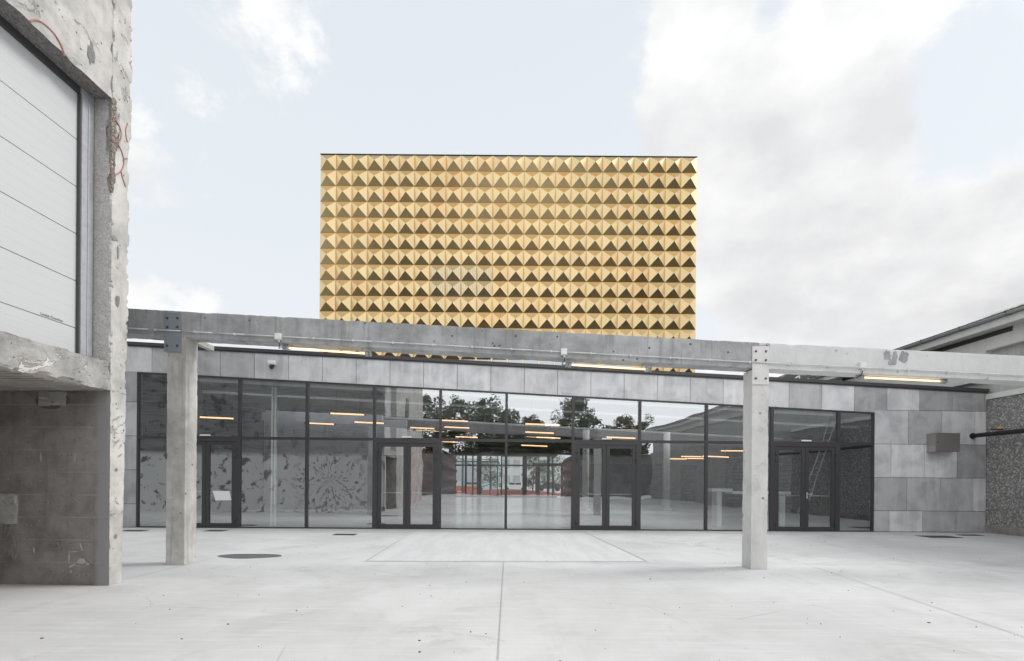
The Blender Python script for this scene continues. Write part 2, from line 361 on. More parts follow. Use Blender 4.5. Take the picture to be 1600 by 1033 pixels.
def mk_ground():
    b = NB('pale_brushed_concrete')
    big = b.noise(.35, 7, .6, .5); mid = b.noise(1.3, 7, .65, .8); fine = b.noise(48, 4, .7)
    brush = b.noise(2.6, 9, .72, .2, sc=(.35, 6, 1)); brush2 = b.noise(2.0, 6, .6, .3, sc=(5, .3, 1), loc=(3, 3, 3))
    col = b.mix(b.step(big, .35, .65), (.475, .473, .468), (.578, .576, .572))
    col = b.mix(b.math('MULTIPLY', b.step(mid, .45, .72), .45), col, (.38, .378, .368))
    col = b.mix(b.math('MULTIPLY', b.step(brush, .45, .75), .5), col, (.66, .66, .655))
    dmp = b.step(b.noise(.55, 8, .7, 1.2, loc=(9, 1, 0)), .58, .66); col = b.mix(b.math('MULTIPLY', dmp, .42), col, (.36, .355, .34))
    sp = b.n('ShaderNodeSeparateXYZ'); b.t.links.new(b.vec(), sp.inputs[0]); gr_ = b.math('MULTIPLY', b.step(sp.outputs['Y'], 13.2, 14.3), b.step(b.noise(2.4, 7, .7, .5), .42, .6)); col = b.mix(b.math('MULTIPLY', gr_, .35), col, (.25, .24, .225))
    crk = b.math('SUBTRACT', 1.0, b.step(b.voro(.42, feature='DISTANCE_TO_EDGE', loc=(.3, .9, 0)), .0, .0035)); crk = b.math('MULTIPLY', crk, b.step(b.noise(.5, 3, loc=(2, 2, 2)), .5, .55)); col = b.mix(b.math('MULTIPLY', crk, .35), col, (.2, .19, .18))
    col = b.mix(b.math('MULTIPLY', b.step(brush2, .5, .78), .16), col, (.38, .38, .375))
    col = b.mix(b.math('MULTIPLY', b.step(fine, .5, .8), .22), col, (.34, .335, .32))
    v = b.math('SUBTRACT', 1.0, b.step(b.voro(5.5), .035, .07)); v = b.math('MULTIPLY', v, b.step(b.noise(.8, 3), .5, .62))
    col = b.mix(b.math('MULTIPLY', v, .55), col, (.2, .19, .18))
    return b.pri(col, .62, 0, b.bump(b.math('ADD', fine, brush), .18, .006))
M['ground'] = mk_ground()
def mk_slab():
    b = NB('newer_striped_concrete'); br = b.noise(1.6, 6, .62, .2, sc=(2.5, .35, 1)); n = b.noise(1.1, 6); br2 = b.noise(3.0, 5, .6, sc=(.3, 5, 1))
    col = b.mix(b.step(br, .38, .62), (.535, .534, .53), (.590, .589, .586)); col = b.mix(b.math('MULTIPLY', b.step(n, .5, .7), .15), col, (.44, .43, .42))
    col = b.mix(b.math('MULTIPLY', b.step(br2, .5, .7), .2), col, (.60, .60, .60))
    return b.pri(col, .6, 0, b.bump(b.noise(50, 3), .12, .005))
M['slab'] = mk_slab()
def mk_floor():
    b = NB('polished_concrete_floor'); n = b.noise(.9, 7, .6, .6, sc=(.5, 1.5, 1)); f = b.noise(5, 6)
    col = b.mix(n, (.36, .36, .355), (.52, .515, .50)); col = b.mix(b.math('MULTIPLY', b.step(f, .4, .7), .25), col, (.22, .22, .22))
    return b.pri(col, b.math('ADD', b.math('MULTIPLY', f, .15), .12), 0, b.bump(n, .05, .01))
M['floor_in'] = mk_floor()
def mk_clad():
    b = NB('fibre_cement_cladding'); at = b.n('ShaderNodeAttribute'); at.attribute_name = 'tone'
    n = b.noise(1.6, 6, .6, .5); s = b.noise(2.5, 6, .62, .2, sc=(2.4, 2.4, .25)); f = b.noise(60, 3)
    col = b.mix(b.step(n, .35, .7), at.outputs['Color'], b.mix(1.0, at.outputs['Color'], (.68, .685, .70), 'MULTIPLY'))
    col = b.mix(b.math('MULTIPLY', b.step(s, .46, .68), .35), col, b.mix(1.0, at.outputs['Color'], (1.24, 1.22, 1.19), 'MULTIPLY'))
    col = b.mix(b.math('MULTIPLY', f, .12), col, (.25, .25, .26))
    return b.pri(col, .6, 0, b.bump(f, .08, .004))
M['clad'] = mk_clad()
def mk_gold(perf=False):
    b = NB('perforated_brass' if perf else 'brushed_brass'); at = b.n('ShaderNodeAttribute'); at.attribute_name = 'tone'
    n = b.noise(.5, 5, .6); r = b.noise(30, 3, .6, sc=(6, 6, .15))
    col = b.mix(1.0, at.outputs['Color'], b.mix(n, (.93, .93, .93), (1.04, 1.03, 1.0)), 'MULTIPLY')
    col = b.mix(b.math('MULTIPLY', r, .12), col, (.55, .42, .22))
    rough = b.math('ADD', .24, b.math('MULTIPLY', n, .12))
    metal = 1.0
    if perf:
        v = b.voro(24, rnd=0.0); h = b.math('SUBTRACT', 1.0, b.step(v, .27, .34)); col = b.mix(b.math('MULTIPLY', h, .9), col, (.03, .03, .035))
        metal = b.math('SUBTRACT', 1.0, h)
    return b.pri(col, rough, metal)
M['gold'] = mk_gold(); M['gold_perf'] = mk_gold(True)
def mk_glass(name='window_glass', ior=4.3, tint=(.97, .99, .99), wav=.03):
    b = NB(name)
    nm = b.bump(b.noise(.9, 2, .4), wav, .12)
    fr = b.n('ShaderNodeFresnel'); fr.inputs['IOR'].default_value = ior
    tr = b.n('ShaderNodeBsdfTransparent'); tr.inputs['Color'].default_value = (*tint, 1)
    gl = b.n('ShaderNodeBsdfGlossy'); gl.inputs['Roughness'].default_value = .0; gl.inputs['Color'].default_value = (.95, .98, 1, 1); b.t.links.new(nm, gl.inputs['Normal'])
    mx = b.n('ShaderNodeMixShader'); b.t.links.new(fr.outputs[0], mx.inputs[0]); b.t.links.new(tr.outputs[0], mx.inputs[1]); b.t.links.new(gl.outputs[0], mx.inputs[2])
    ge = b.n('ShaderNodeNewGeometry'); b.t.links.new(b.math('MULTIPLY', fr.outputs[0], b.math('SUBTRACT', 1.0, ge.outputs['Backfacing'])), mx.inputs[0])
    b.t.links.new(mx.outputs[0], b.out.inputs[0]); return b.mat
M['glass'] = mk_glass(); M['glass_clear'] = mk_glass('clear_glass', 1.45, (.95, .97, .96), .0)
M['frame'] = simple('anthracite_aluminium', (.045, .043, .046), .42, 0, .1, 3)
M['flashing'] = simple('dark_flashing', (.06, .057, .058), .45, .2, .15, 2)
M['galv'] = simple('galvanised_steel', (.40, .41, .43), .5, .25, .3, 14)
M['plate_grey'] = simple('grey_painted_steel_plate', (.27, .29, .315), .55, .15, .12, 5)
M['plate_white'] = concrete('white_painted_steel_plate', (.70, .70, .69), contrast=.06, pits=0, streak=.15, seed=61, bump=.1)
M['bolt'] = simple('bolt_steel', (.12, .12, .125), .4, .7)
M['white'] = simple('white_plastic', (.72, .72, .71), .4)
M['black'] = simple('black_rubber', (.02, .02, .022), .6)
M['cable'] = simple('pale_conduit', (.6, .6, .6), .45)
M['inox'] = simple('stainless_steel', (.42, .40, .39), .34, .85, .1, 3)
M['ceiling'] = simple('dark_ceiling', (.34, .345, .35), .8, 0, .3, 1.2)
M['inwall'] = simple('dark_interior_wall', (.42, .41, .45), .7, 0, .2, 1)
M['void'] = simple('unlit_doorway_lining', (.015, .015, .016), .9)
M['pale_bar'] = simple('pale_blind_rail', (.55, .60, .58), .5)
M['roof'] = simple('roofing_felt', (.035, .032, .03), .9, 0, .3, 2, .3)
M['red'] = simple('dark_red_panel', (.42, .05, .07), .4, .3, .2, 2)
M['redground'] = simple('red_rubber_ground', (.30, .07, .06), .8)
M['orange'] = simple('orange_plastic', (.75, .22, .05), .5)
M['rust'] = simple('rusty_orange_steel', (.35, .13, .05), .8, .1, .3, 6)
M['doorpanel'] = simple('light_grey_door_panel', (.50, .505, .51), .5, 0, .03, .7)
M['gasket'] = simple('dark_gasket', (.05, .05, .052), .5)
M['paint_red'] = simple('faded_red_spray_paint', (.42, .20, .17), .8, 0, .25, 14)
M['scrape'] = simple('pale_scrape', (.42, .39, .37), .9, 0, .3, 14)
M['darkstain'] = simple('dark_patch', (.11, .11, .11), .7, 0, .3, 6)
M['iron'] = simple('cast_iron', (.10, .095, .09), .6, .5, .3, 20)
M['white_wall'] = concrete('white_rendered_wall', (.66, .66, .645), contrast=.08, pits=.1, streak=.3, dirt=(.75, .73, .7), seed=71, bump=.15)
M['pebble'] = exposed('pebble_dash_wall', (.22, .215, .21), 26, 8, (.58, .57, .55), .5, .9, .7)
M['block'] = None
def mk_block():
    b = NB('grey_blockwork'); q = b.n('ShaderNodeTexBrick'); q.inputs['Scale'].default_value = 1.0
    b.t.links.new(b.vec((1, 1, 1), rot=(0, R(90), R(90))), q.inputs['Vector'])
    q.inputs['Brick Width'].default_value = .5; q.inputs['Row Height'].default_value = .2; q.inputs['Mortar Size'].default_value = .008
    q.inputs['Color1'].default_value = (.30, .30, .29, 1); q.inputs['Color2'].default_value = (.40, .40, .39, 1); q.inputs['Mortar'].default_value = (.12, .12, .12, 1)
    return b.pri(q.outputs['Color'], .9)
M['block'] = mk_block()
M['moss'] = simple('roof_grass', (.09, .13, .03), .9, 0, .4, 30)
M['leaf'] = simple('leaf_green', (.085, .11, .05), .7, 0, .45, 3)
M['leaf2'] = simple('leaf_pale_green', (.10, .14, .045), .7, 0, .4, 3)
M['bark'] = simple('bark', (.09, .07, .055), .9, 0, .3, 12, .5)
M['grit'] = simple('dark_grit', (.07, .05, .04), .9)
M['paper'] = simple('white_paper', (.78, .80, .78), .7, 0, .04)
M['ink'] = simple('black_print', (.03, .03, .03), .6)
M['carpaint'] = simple('silver_car_paint', (.5, .51, .53), .3, .3, .05)
M['yellow'] = simple('yellow_clip', (.7, .42, .03), .5)
M['asphalt'] = simple('asphalt', (.055, .055, .055), .9, 0, .2, 10)
M['lawn'] = simple('grass_ground', (.07, .10, .035), .9, 0, .3, 4)
def mk_lamp(name, col, st):
    b = NB(name); e = b.n('ShaderNodeEmission'); e.inputs[0].default_value = (*col, 1); e.inputs[1].default_value = st
    b.t.links.new(e.outputs[0], b.out.inputs[0]); return b.mat
M['tube'] = mk_lamp('lit_tube', (1.0, .64, .36), 1.9)
M['tube_in'] = mk_lamp('lit_warm_tube', (1.0, .56, .28), 1.9)

# ------------------------------------------------------------------ ground
def sheet(name, pts, z, m, label=None, kind='structure'):
    mb = MB(); mb.poly([(x, y, z) for x, y in pts], 0); return tag(mb.build(name, m), kind=kind)
gmb = MB(); gmb.grid((-600, -500, -.02), (1200, 0, 0), (0, 1600, 0), 4, 4, smooth=False)
tag(gmb.build('ground', M['lawn']), kind='structure')
sheet('courtyard_paving', [(-30, -60), (30, -60), (30, 14.6), (-30, 14.6)], 0.0, M['ground'])
def G(px, py):
    a, b = (px - CX) / F_PX, (CY - py) / F_PX; zs = a * sr + b * cr; Y = -HC / zs
    return (Y * (a * cr - b * sr), Y)
q = [G(572, 877), G(1010, 877.5), G(920, 833), G(643, 831)]
sheet('paving_slab', q, 0.004, M['slab'])
def jline(a, b, wd, name='paving_joint', z=.008):
    a = Vector(G(*a)); b = Vector(G(*b)); d = (b - a).normalized(); n = Vector((-d.y, d.x)) * wd / 2
    return [(a - n), (b - n), (b + n), (a + n)]
jm = MB()
for a, b, wd in (((787, 878), (778, 1032), .007), ((572, 877), (1600, 884), .010), ((560, 877.6), (800, 878), .010), ((1255, 880.5), (1602, 996), .009),
                 ((572, 877), (650, 829), .016), ((1010, 877.5), (912, 831), .016), ((1235, 835), (1300, 852), .012), ((1300, 852), (1430, 880), .012),
                 ((200, 905), (335, 872), .010)):
    pts = jline(a, b, wd); jm.poly([(p.x, p.y, .008 + .0015 * random.random()) for p in pts])
M['joint'] = simple('joint_filler', (.36, .355, .345), .8)
tag(jm.build('paving_joint', M['joint']), kind='structure')

def drain(px0, px1, py, lab, dp=.34, kindname='drain_cover'):
    a = Vector(G(px0, py)); b = Vector(G(px1, py)); c = (a + b) / 2; L = (b - a).length
    t = thing(kindname, lab, 'drain cover', Matrix.Translation((c.x, c.y, 0)), 'flat drain covers set in the paving')
    m1 = MB(); h = L / 2; m1.box(-h, h, -dp / 2, -dp / 2 + .03, .002, .010); m1.box(-h, h, dp / 2 - .03, dp / 2, .002, .010)
    m1.box(-h, -h + .03, -dp / 2 + .03, dp / 2 - .03, .002, .010); m1.box(h - .03, h, -dp / 2 + .03, dp / 2 - .03, .002, .010); m1.build('rim', M['iron'], t)
    m2 = MB(); m2.box(-h + .03, h - .03, -dp / 2 + .03, dp / 2 - .03, .001, .006)
    for k in range(9): xx = -h + .06 + k * (L - .12) / 8; m2.box(xx - .008, xx + .008, -dp / 2 + .05, dp / 2 - .05, .006, .009)
    m2.build('grate', M['iron'], t)
drain(192, 228, 829.5, 'flat dark drain cover in the paving beside the battered concrete pier', .3)
drain(322, 352, 829.5, 'flat dark drain cover before the leftmost glass double door', .3)
drain(522, 556, 835.5, 'flat rusty drain cover between the round dark cover and the glass facade', .3)
drain(1444, 1490, 839, 'larger dark drain cover before the slab-clad wall on the right', .5)
drain(1500, 1530, 836.5, 'small dark drain cover beside the pebble-dash wall base', .25)
c0 = G(390, 869); mm = MB(); ring = []
for k in range(40):
    t_ = 2 * math.pi * k / 40; rx = .53 * (1 + .05 * math.cos(2 * t_)); ry = .27 * (1 + .12 * math.sin(3 * t_))
    ring.append((c0[0] + rx * math.cos(t_), c0[1] + ry * math.sin(t_)))
mm.poly([(x, y, .006) for x, y in ring])
for k in range(40): a, b = ring[k], ring[(k + 1) % 40]; mm.poly([(b[0], b[1], .006), (a[0], a[1], .006), (a[0], a[1], .0), (b[0], b[1], .0)])
tag(mm.build('floor_cover', M['darkstain']), 'flat dark grey oval cover on the pale paving by the left column', 'cover')
# scattered grit
gm = MB()
for _ in range(230):
    y = 2.2 + 11 * random.random() ** .8; x = random.uniform(-1.05, 1.05) * y; s = random.choice((.0015, .002, .002, .003, .003, .004, .007))
    if x < -4.6: continue
    a = random.random() * 3; pts = []
    for k in range(5): q_ = a + k * 1.257; rr = s * random.uniform(.6, 1.5); pts.append((x + rr * 1.6 * math.cos(q_), y + rr * math.sin(q_)))
    gm.poly([(p[0], p[1], .007) for p in pts]); 
    for k in range(5): u_, v_ = pts[k], pts[(k + 1) % 5]; gm.poly([(u_[0], u_[1], 0), (v_[0], v_[1], 0), (v_[0], v_[1], .007), (u_[0], u_[1], .007)])
tag(gm.build('grit', M['grit']), 'dark grit and dead leaf crumbs scattered over the paving', 'debris', kind='stuff')

# ------------------------------------------------------------------ lobby pavilion
pav = thing('lobby_pavilion', 'long low glass-fronted lobby with grey slab cladding and sloping eave', 'building', FM)
SLOPE = -.0430
uh0, zh0 = FP(218, 584); uh1, zh1 = FP(1362, 647)
def zhead(u): return zh0 + (zh1 - zh0) * (u - uh0) / (uh1 - uh0)
ue0, ze0 = FP(200, 536, .05); ue1, ze1 = FP(1540, 610, .05)
def zeave(u): return ze0 + (ze1 - ze0) * (u - ue0) / (ue1 - ue0)
UL = FP(150, 700)[0]; UR = FP(1538.5, 720)[0]
U218, U1364 = FP(216, 700)[0], FP(1363.5, 720)[0]
mull = [FP(p, 700)[0] for p in (218, 271, 375, 480, 585, 688, 791, 895, 999, 1103, 1205, 1309, 1362)]
ZT = 2.53
def clippoly(poly, f):      # keep f(p) >= 0, p = (u, z)
    o = []
    for i in range(len(poly)):
        a, b = poly[i], poly[(i + 1) % len(poly)]; fa, fb = f(a), f(b)
        if fa >= 0: o.append(a)
        if (fa >= 0) != (fb >= 0): t = fa / (fa - fb); o.append((a[0] + (b[0] - a[0]) * t, a[1] + (b[1] - a[1]) * t))
    return o
cl = MB()
def panel(u0, u1, z0, z1, tone, top=True, head=False):
    g = .006; pl = [(u0 + g, z0 + g), (u1 - g, z0 + g), (u1 - g, z1 - g), (u0 + g, z1 - g)]
    pl = clippoly(pl, lambda p: zeave(p[0]) - .03 - p[1])
    if head: pl = clippoly(pl, lambda p: p[1] - zhead(p[0]) - .045)
    if len(pl) < 3: return
    y0 = -.045 + random.uniform(-.0015, .0015); v0 = [(p[0], y0, p[1]) for p in pl]; v1 = [(p[0], -.02, p[1]) for p in pl]; n = len(pl)
    cl.poly(v0, 0, tone)
    for i in range(n): j = (i + 1) % n; cl.poly([v0[j], v0[i], v1[i], v1[j]], 0, tone)
def tone(v):
    v = -.06 + v * 1.4 if v < .42 else .13 + v; return (v, v * 1.0, v * 1.02)
# top band: joints read off the photograph's rhythm
PW = FP(871, 600)[0] - FP(819, 600)[0]
uj = FP(819, 600)[0]; k0 = math.floor((UL - uj) / PW)
dk = {1286: .36, 1235: .47, 1182: .50, 1340: .62, 1391: .36, 1443: .52, 1495: .30}
k = k0; tones = [.34, .5, .38, .34, .33, .45, .50, .46, .50, .46, .54, .52, .50, .52, .47, .52, .50, .52, .46, .56, .50, .42, .55, .40, .56, .40, .52, .32]
u = uj + k0 * PW; i = 0
while u < UR - .02:
    a, b = max(u, UL), min(u + PW, UR)
    px = CX + (u + PW / 2) * F_PX / 14.2
    tv = tones[i % len(tones)] * random.uniform(.95, 1.05)
    for kk, vv in ((1262, .40), (1314, .56), (1366, .34), (1418, .50), (1470, .30), (1521, .30), (1210, .52)):
        if abs(px - kk) < 26: tv = vv
    panel(a, b, 3.49 if u > U1364 - .3 else 3.3, 6, tone(tv), head=(b < U1364 + .9)); u += PW; i += 1
rows = [(-.0, .61), (.61, 1.565), (1.565, 2.525), (2.525, 3.49)]
jr = [[1388, 1440, 1492], [1415, 1467, 1518], [1390, 1442, 1493], [1417, 1469, 1520.5]]
jt = [[.40, .54, .36, .36], [.36, .40, .38, .50], [.50, .54, .56, .30], [.44, .36, .44, .56]]
for (z0, z1), js, tt in zip(rows, jr, jt):
    us = [U1364 + .012] + [FP(p, 740)[0] for p in js] + [UR]
    for a, b, t_ in zip(us, us[1:], tt): panel(a, b, max(z0, .01), z1, tone(t_))
for n_, (z0, z1) in enumerate([(0.01, .66), (.66, 1.61), (1.61, 2.56), (2.56, 3.51), (3.51, 4.47)]):
    panel(UL, U218 - .012, z0, z1, tone([.36, .32, .36, .40, .30][n_]))
cl.build('cladding', M['clad'], pav)
wm = MB()
wm.box(UL, U218 - .01, -.02, .2, 0, 4.6); wm.box(U1364 + .01, UR, -.02, .2, 0, 3.5)
wm.hexa([(UL, -.02, zhead(UL) + .045), (U1364 + .01, -.02, zhead(U1364) + .045), (UL, .2, zhead(UL) + .045), (U1364 + .01, .2, zhead(U1364) + .045),
         (UL, -.02, zeave(UL) - .02), (U1364 + .01, -.02, zeave(U1364) - .02), (UL, .2, zeave(UL) - .02), (U1364 + .01, .2, zeave(U1364) - .02)])
wm.box(U1364 + .01, UR, -.02, .2, 3.5, zeave(UR) - .02)
YB = 31.0                                               # inside depth (local y) of the lobby
wm.box(UR - .02, UR + .12, .2, YB, 0, zeave(UR) - .03); wm.box(UL - .2, UL, -.02, YB, 0, zeave(UL) - .05)
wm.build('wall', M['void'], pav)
rf = MB()                                                # eave flashing and roof sheet
rf.hexa([(UL, -.10, zeave(UL) - .055), (UR + .03, -.10, zeave(UR) - .055), (UL, .3, zeave(UL) - .055), (UR + .03, .3, zeave(UR) - .055),
         (UL, -.10, zeave(UL) + .035), (UR + .03, -.10, zeave(UR) + .035), (UL, .3, zeave(UL) + .035), (UR + .03, .3, zeave(UR) + .035)])
rf.hexa([(UL, -.075, zeave(UL) - .085), (UR + .01, -.075, zeave(UR) - .085), (UL, -.02, zeave(UL) - .085), (UR + .01, -.02, zeave(UR) - .085),
         (UL, -.075, zeave(UL) - .057), (UR + .01, -.075, zeave(UR) - .057), (UL, -.02, zeave(UL) - .057), (UR + .01, -.02, zeave(UR) - .057)])
rf.build('eave_flashing', M['flashing'], pav)
rs = MB()
BAYS = ((.3, 3.4), (5.0, 8.6), (10.2, 13.2))
ends = [(.3, 3.4), (5.0, 8.6), (10.2, YB + .2)]
for a_, b_ in ends:
    rs.hexa([(UL - .2, a_, zeave(UL) - .12), (UR + .12, a_, zeave(UR) - .12), (UL - .2, b_, zeave(UL) - .12), (UR + .12, b_, zeave(UR) - .12),
             (UL - .2, a_, zeave(UL) - .02), (UR + .12, a_, zeave(UR) - .02), (UL - .2, b_, zeave(UL) - .02), (UR + .12, b_, zeave(UR) - .02)])
for a_, b_ in ((3.401, 4.999), (8.601, 10.199)):  # unseen glazed roof openings, added to bring daylight into the lobby
    q_ = MB(); q_.hexa([(UL, a_, zeave(UL) - .06), (UR, a_, zeave(UR) - .06), (UL, b_, zeave(UL) - .06), (UR, b_, zeave(UR) - .06), (UL, a_, zeave(UL) - .04), (UR, a_, zeave(UR) - .04), (UL, b_, zeave(UL) - .04), (UR, b_, zeave(UR) - .04)])
    q_.build('added_skylight', M['glass_clear'], pav)
rs.build('roof', M['roof'], pav)
ce = MB(); zc = lambda u: zhead(u) + .30
for a_, b_ in ((.2, 3.4), (5.0, 8.6), (10.2, YB)):
    ce.hexa([(UL, a_, zc(UL)), (UR - .02, a_, zc(UR)), (UL, b_, zc(UL)), (UR - .02, b_, zc(UR)), (UL, a_, zc(UL) + .1), (UR - .02, a_, zc(UR) + .1), (UL, b_, zc(UL) + .1), (UR - .02, b_, zc(UR) + .1)])
for j in range(7):
    yy = 3 + j * 4.2; ce.hexa([(UL, yy, zc(UL) - .18), (UR - .02, yy, zc(UR) - .18), (UL, yy + .25, zc(UL) - .18), (UR - .02, yy + .25, zc(UR) - .18), (UL, yy, zc(UL)), (UR - .02, yy, zc(UR)), (UL, yy + .25, zc(UL)), (UR - .02, yy + .25, zc(UR))])
ce.build('ceiling', M['ceiling'], pav)
fl = MB(); fl.poly([(UL, .05, .004), (UR, .05, .004), (UR, YB, .004), (UL, YB, .004)]); o = fl.build('lobby_floor', M['floor_in'], None, FM); tag(o, kind='structure')

# glazing
def frame_poly(mb, u0, u1, z0a, z0b, z1a, z1b, w_, y0=-.06, y1=.06, bot=None):
    """picture frame of bars inside a quad whose top may slope"""
    bot = w_ if bot is None else bot
    def zt(u_): return z1a + (z1b - z1a) * (u_ - u0) / (u1 - u0)
    def hx(a, b, za0, zb0, za1, zb1): mb.hexa([(a, y0, za0), (b, y0, zb0), (a, y1, za0), (b, y1, zb0), (a, y0, za1), (b, y0, zb1), (a, y1, za1), (b, y1, zb1)])
    hx(u0, u0 + w_, z0a, z0a, zt(u0), zt(u0 + w_)); hx(u1 - w_, u1, z0b, z0b, zt(u1 - w_), zt(u1))
    hx(u0 + w_, u1 - w_, zt(u0 + w_) - w_, zt(u1 - w_) - w_, zt(u0 + w_), zt(u1 - w_))
    hx(u0 + w_, u1 - w_, z0a, z0b, z0a + bot, z0b + bot)
def pane(par, u0, u1, z0, z1a, z1b, y=0.0, mat=None):
    mb = MB(); t = .012
    mb.hexa([(u0, y - t, z0), (u1, y - t, z0), (u0, y + t, z0), (u1, y + t, z0), (u0, y - t, z1a), (u1, y - t, z1b), (u0, y + t, z1a), (u1, y + t, z1b)])
    return mb.build('pane', mat or M['glass'], par)
doors = (1, 4, 7, 10)
for i in range(12):
    u0, u1 = mull[i], mull[i + 1]
    if i == 0: u0 = U218
    if i == 11: u1 = U1364
    # upper light
    f = MB(); frame_poly(f, u0, u1, ZT, ZT, zhead(u0) + .04, zhead(u1) + .04, .036); fo = f.build('window', M['frame'], pav)
    pane(fo, u0 + .037, u1 - .037, ZT + .037, zhead(u0) + .002, zhead(u1) + .002)
    if i not in (0, 11):
        bl = MB(); bl.hexa([(u0 + .05, .10, zhead(u0) - .10), (u1 - .05, .10, zhead(u1) - .10), (u0 + .05, .14, zhead(u0) - .10), (u1 - .05, .14, zhead(u1) - .10),
                            (u0 + .05, .10, zhead(u0) - .03), (u1 - .05, .10, zhead(u1) - .03), (u0 + .05, .14, zhead(u0) - .03), (u1 - .05, .14, zhead(u1) - .03)])
        bl.build('blind_rail', M['pale_bar'], fo)
    if i in doors:
        f = MB(); frame_poly(f, u0, u1, .0, .0, ZT - .002, ZT - .002, .10, bot=.03)
        mid = (u0 + u1) / 2
        do = f.build('door', M['frame'], pav)
        for a, b, sgn in ((u0 + .103, mid - .004, 1), (mid + .004, u1 - .103, -1)):
            lf = MB(); frame_poly(lf, a, b, .033, .033, ZT - .106, ZT - .106, .10, y0=-.045, y1=.045, bot=.10); lf.build('door_leaf', M['frame'], do)
            pane(do, a + .101, b - .101, .134, ZT - .207, ZT - .207)
            pb = MB(); pb.tube((a + .03, .11, 1.02), (b - .03, .11, 1.02), .016, 8); pb.tube((a + .05, .04, 1.02), (a + .05, .11, 1.02), .02, 6); pb.tube((b - .05, .04, 1.02), (b - .05, .11, 1.02), .02, 6)
            pb.build('push_bar', M['galv'], do)
        for uu in (u0 + .10, u1 - .10):
            for zz in (2.02, 2.22, .22):
                h = MB(); h.tube((uu, -.075, zz - .05), (uu, -.075, zz + .05), .017, 8); h.build('hinge', M['frame'], do)
        if i == 10:
            hd = MB(); hd.box(mid + .035, mid + .075, -.055, -.046, .94, 1.12); hd.tube((mid + .055, -.055, 1.07), (mid + .055, -.10, 1.07), .011, 8); hd.tube((mid + .055, -.10, 1.07), (mid + .20, -.10, 1.07), .010, 8)
            hd.build('door_handle', M['galv'], do)
        s = MB(); s.box(mid - .14, mid + .14, -.10, -.062, ZT + .045, ZT + .085); s.box(mid - .12, mid + .12, -.112, -.1, ZT + .05, ZT + .075); s.build('door_sensor', M['white'], do)
    else:
        f = MB(); frame_poly(f, u0, u1, .0, .0, ZT - .002, ZT - .002, .036, bot=.03); fo = f.build('window', M['frame'], pav)
        pane(fo, u0 + .037, u1 - .037, .031, ZT - .04, ZT - .04)

# interior partitions
class IPW:
    def box(s, *a): q = MB(); q.box(*a); q.build('interior_wall', M['inwall'], pav)
ip = IPW()
XP = lambda px, Y: (px - CX) / F_PX * Y
ip.box(-11.6, -5.75, 24 - FY, 24.2 - FY, 0, 4.6); ip.box(-4.75, -4.6, 24 - FY, 24.2 - FY, 0, 4.3); ip.box(-5.75, -4.75, 24 - FY, 24.2 - FY, 2.62, 4.3)
yb = 30.0 - FY
for a, b, z0, z1 in ((5.2, 8.1, 2.5, 3.9), (9.75, 10.85, 0, 3.9), (10.85, 11.85, 2.5, 3.9), (11.85, 13.6, 0, 3.7)): ip.box(a, b, yb, yb + .2, z0, z1)
ip.box(8.1, 9.75, yb, yb + .2, 2.5, 3.9)
ip.box(-4.6, 5.2, YB - .3, YB, 3.72, 4.35)
class IIB:
    def box(s, *a): q = MB(); q.box(*a); q.build('interior_backing', M['void'], pav)
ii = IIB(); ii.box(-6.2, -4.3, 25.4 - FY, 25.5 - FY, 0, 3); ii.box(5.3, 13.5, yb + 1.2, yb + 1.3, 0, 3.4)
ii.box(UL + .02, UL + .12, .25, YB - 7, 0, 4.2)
for a, b in ((5.3, 8.05), (8.15, 9.7), (10.9, 11.8)):
    l_ = MB(); l_.box(a, b - .02, yb + .08, yb + .12, .01, 2.49)
    for k in range(int((b - a) / .12)): l_.box(a + .03 + k * .12, a + .05 + k * .12, yb + .07, yb + .08, .1, 2.4)
    l_.build('inner_door', simple('dark_inner_door', (.05, .05, .055), .5), pav)
# back glazing towards the forecourt
bw = MB(); yw = YB - .15
def uB(px): return XP(px, 45.0)
for px, w_ in ((721, .12), (737, .2), (758, .42), (775, .08), (793, .12), (829, .40), (851, .08), (866, .22), (873, .1)):
    x = uB(px); bw.box(x - w_ / 2, x + w_ / 2, yw - .05, yw + .05, 0, 3.72)
bw.box(-4.6, 5.2, yw - .06, yw + .06, 2.82, 2.95); bw.box(-4.6, 5.2, yw - .06, yw + .06, 0, .12)
bo = bw.build('window', M['frame'], pav)
pane(bo, -4.55, 5.15, .13, 2.81, 2.81, yw, M['glass_clear']); pane(bo, -4.55, 5.15, 2.96, 3.71, 3.71, yw, M['glass_clear'])

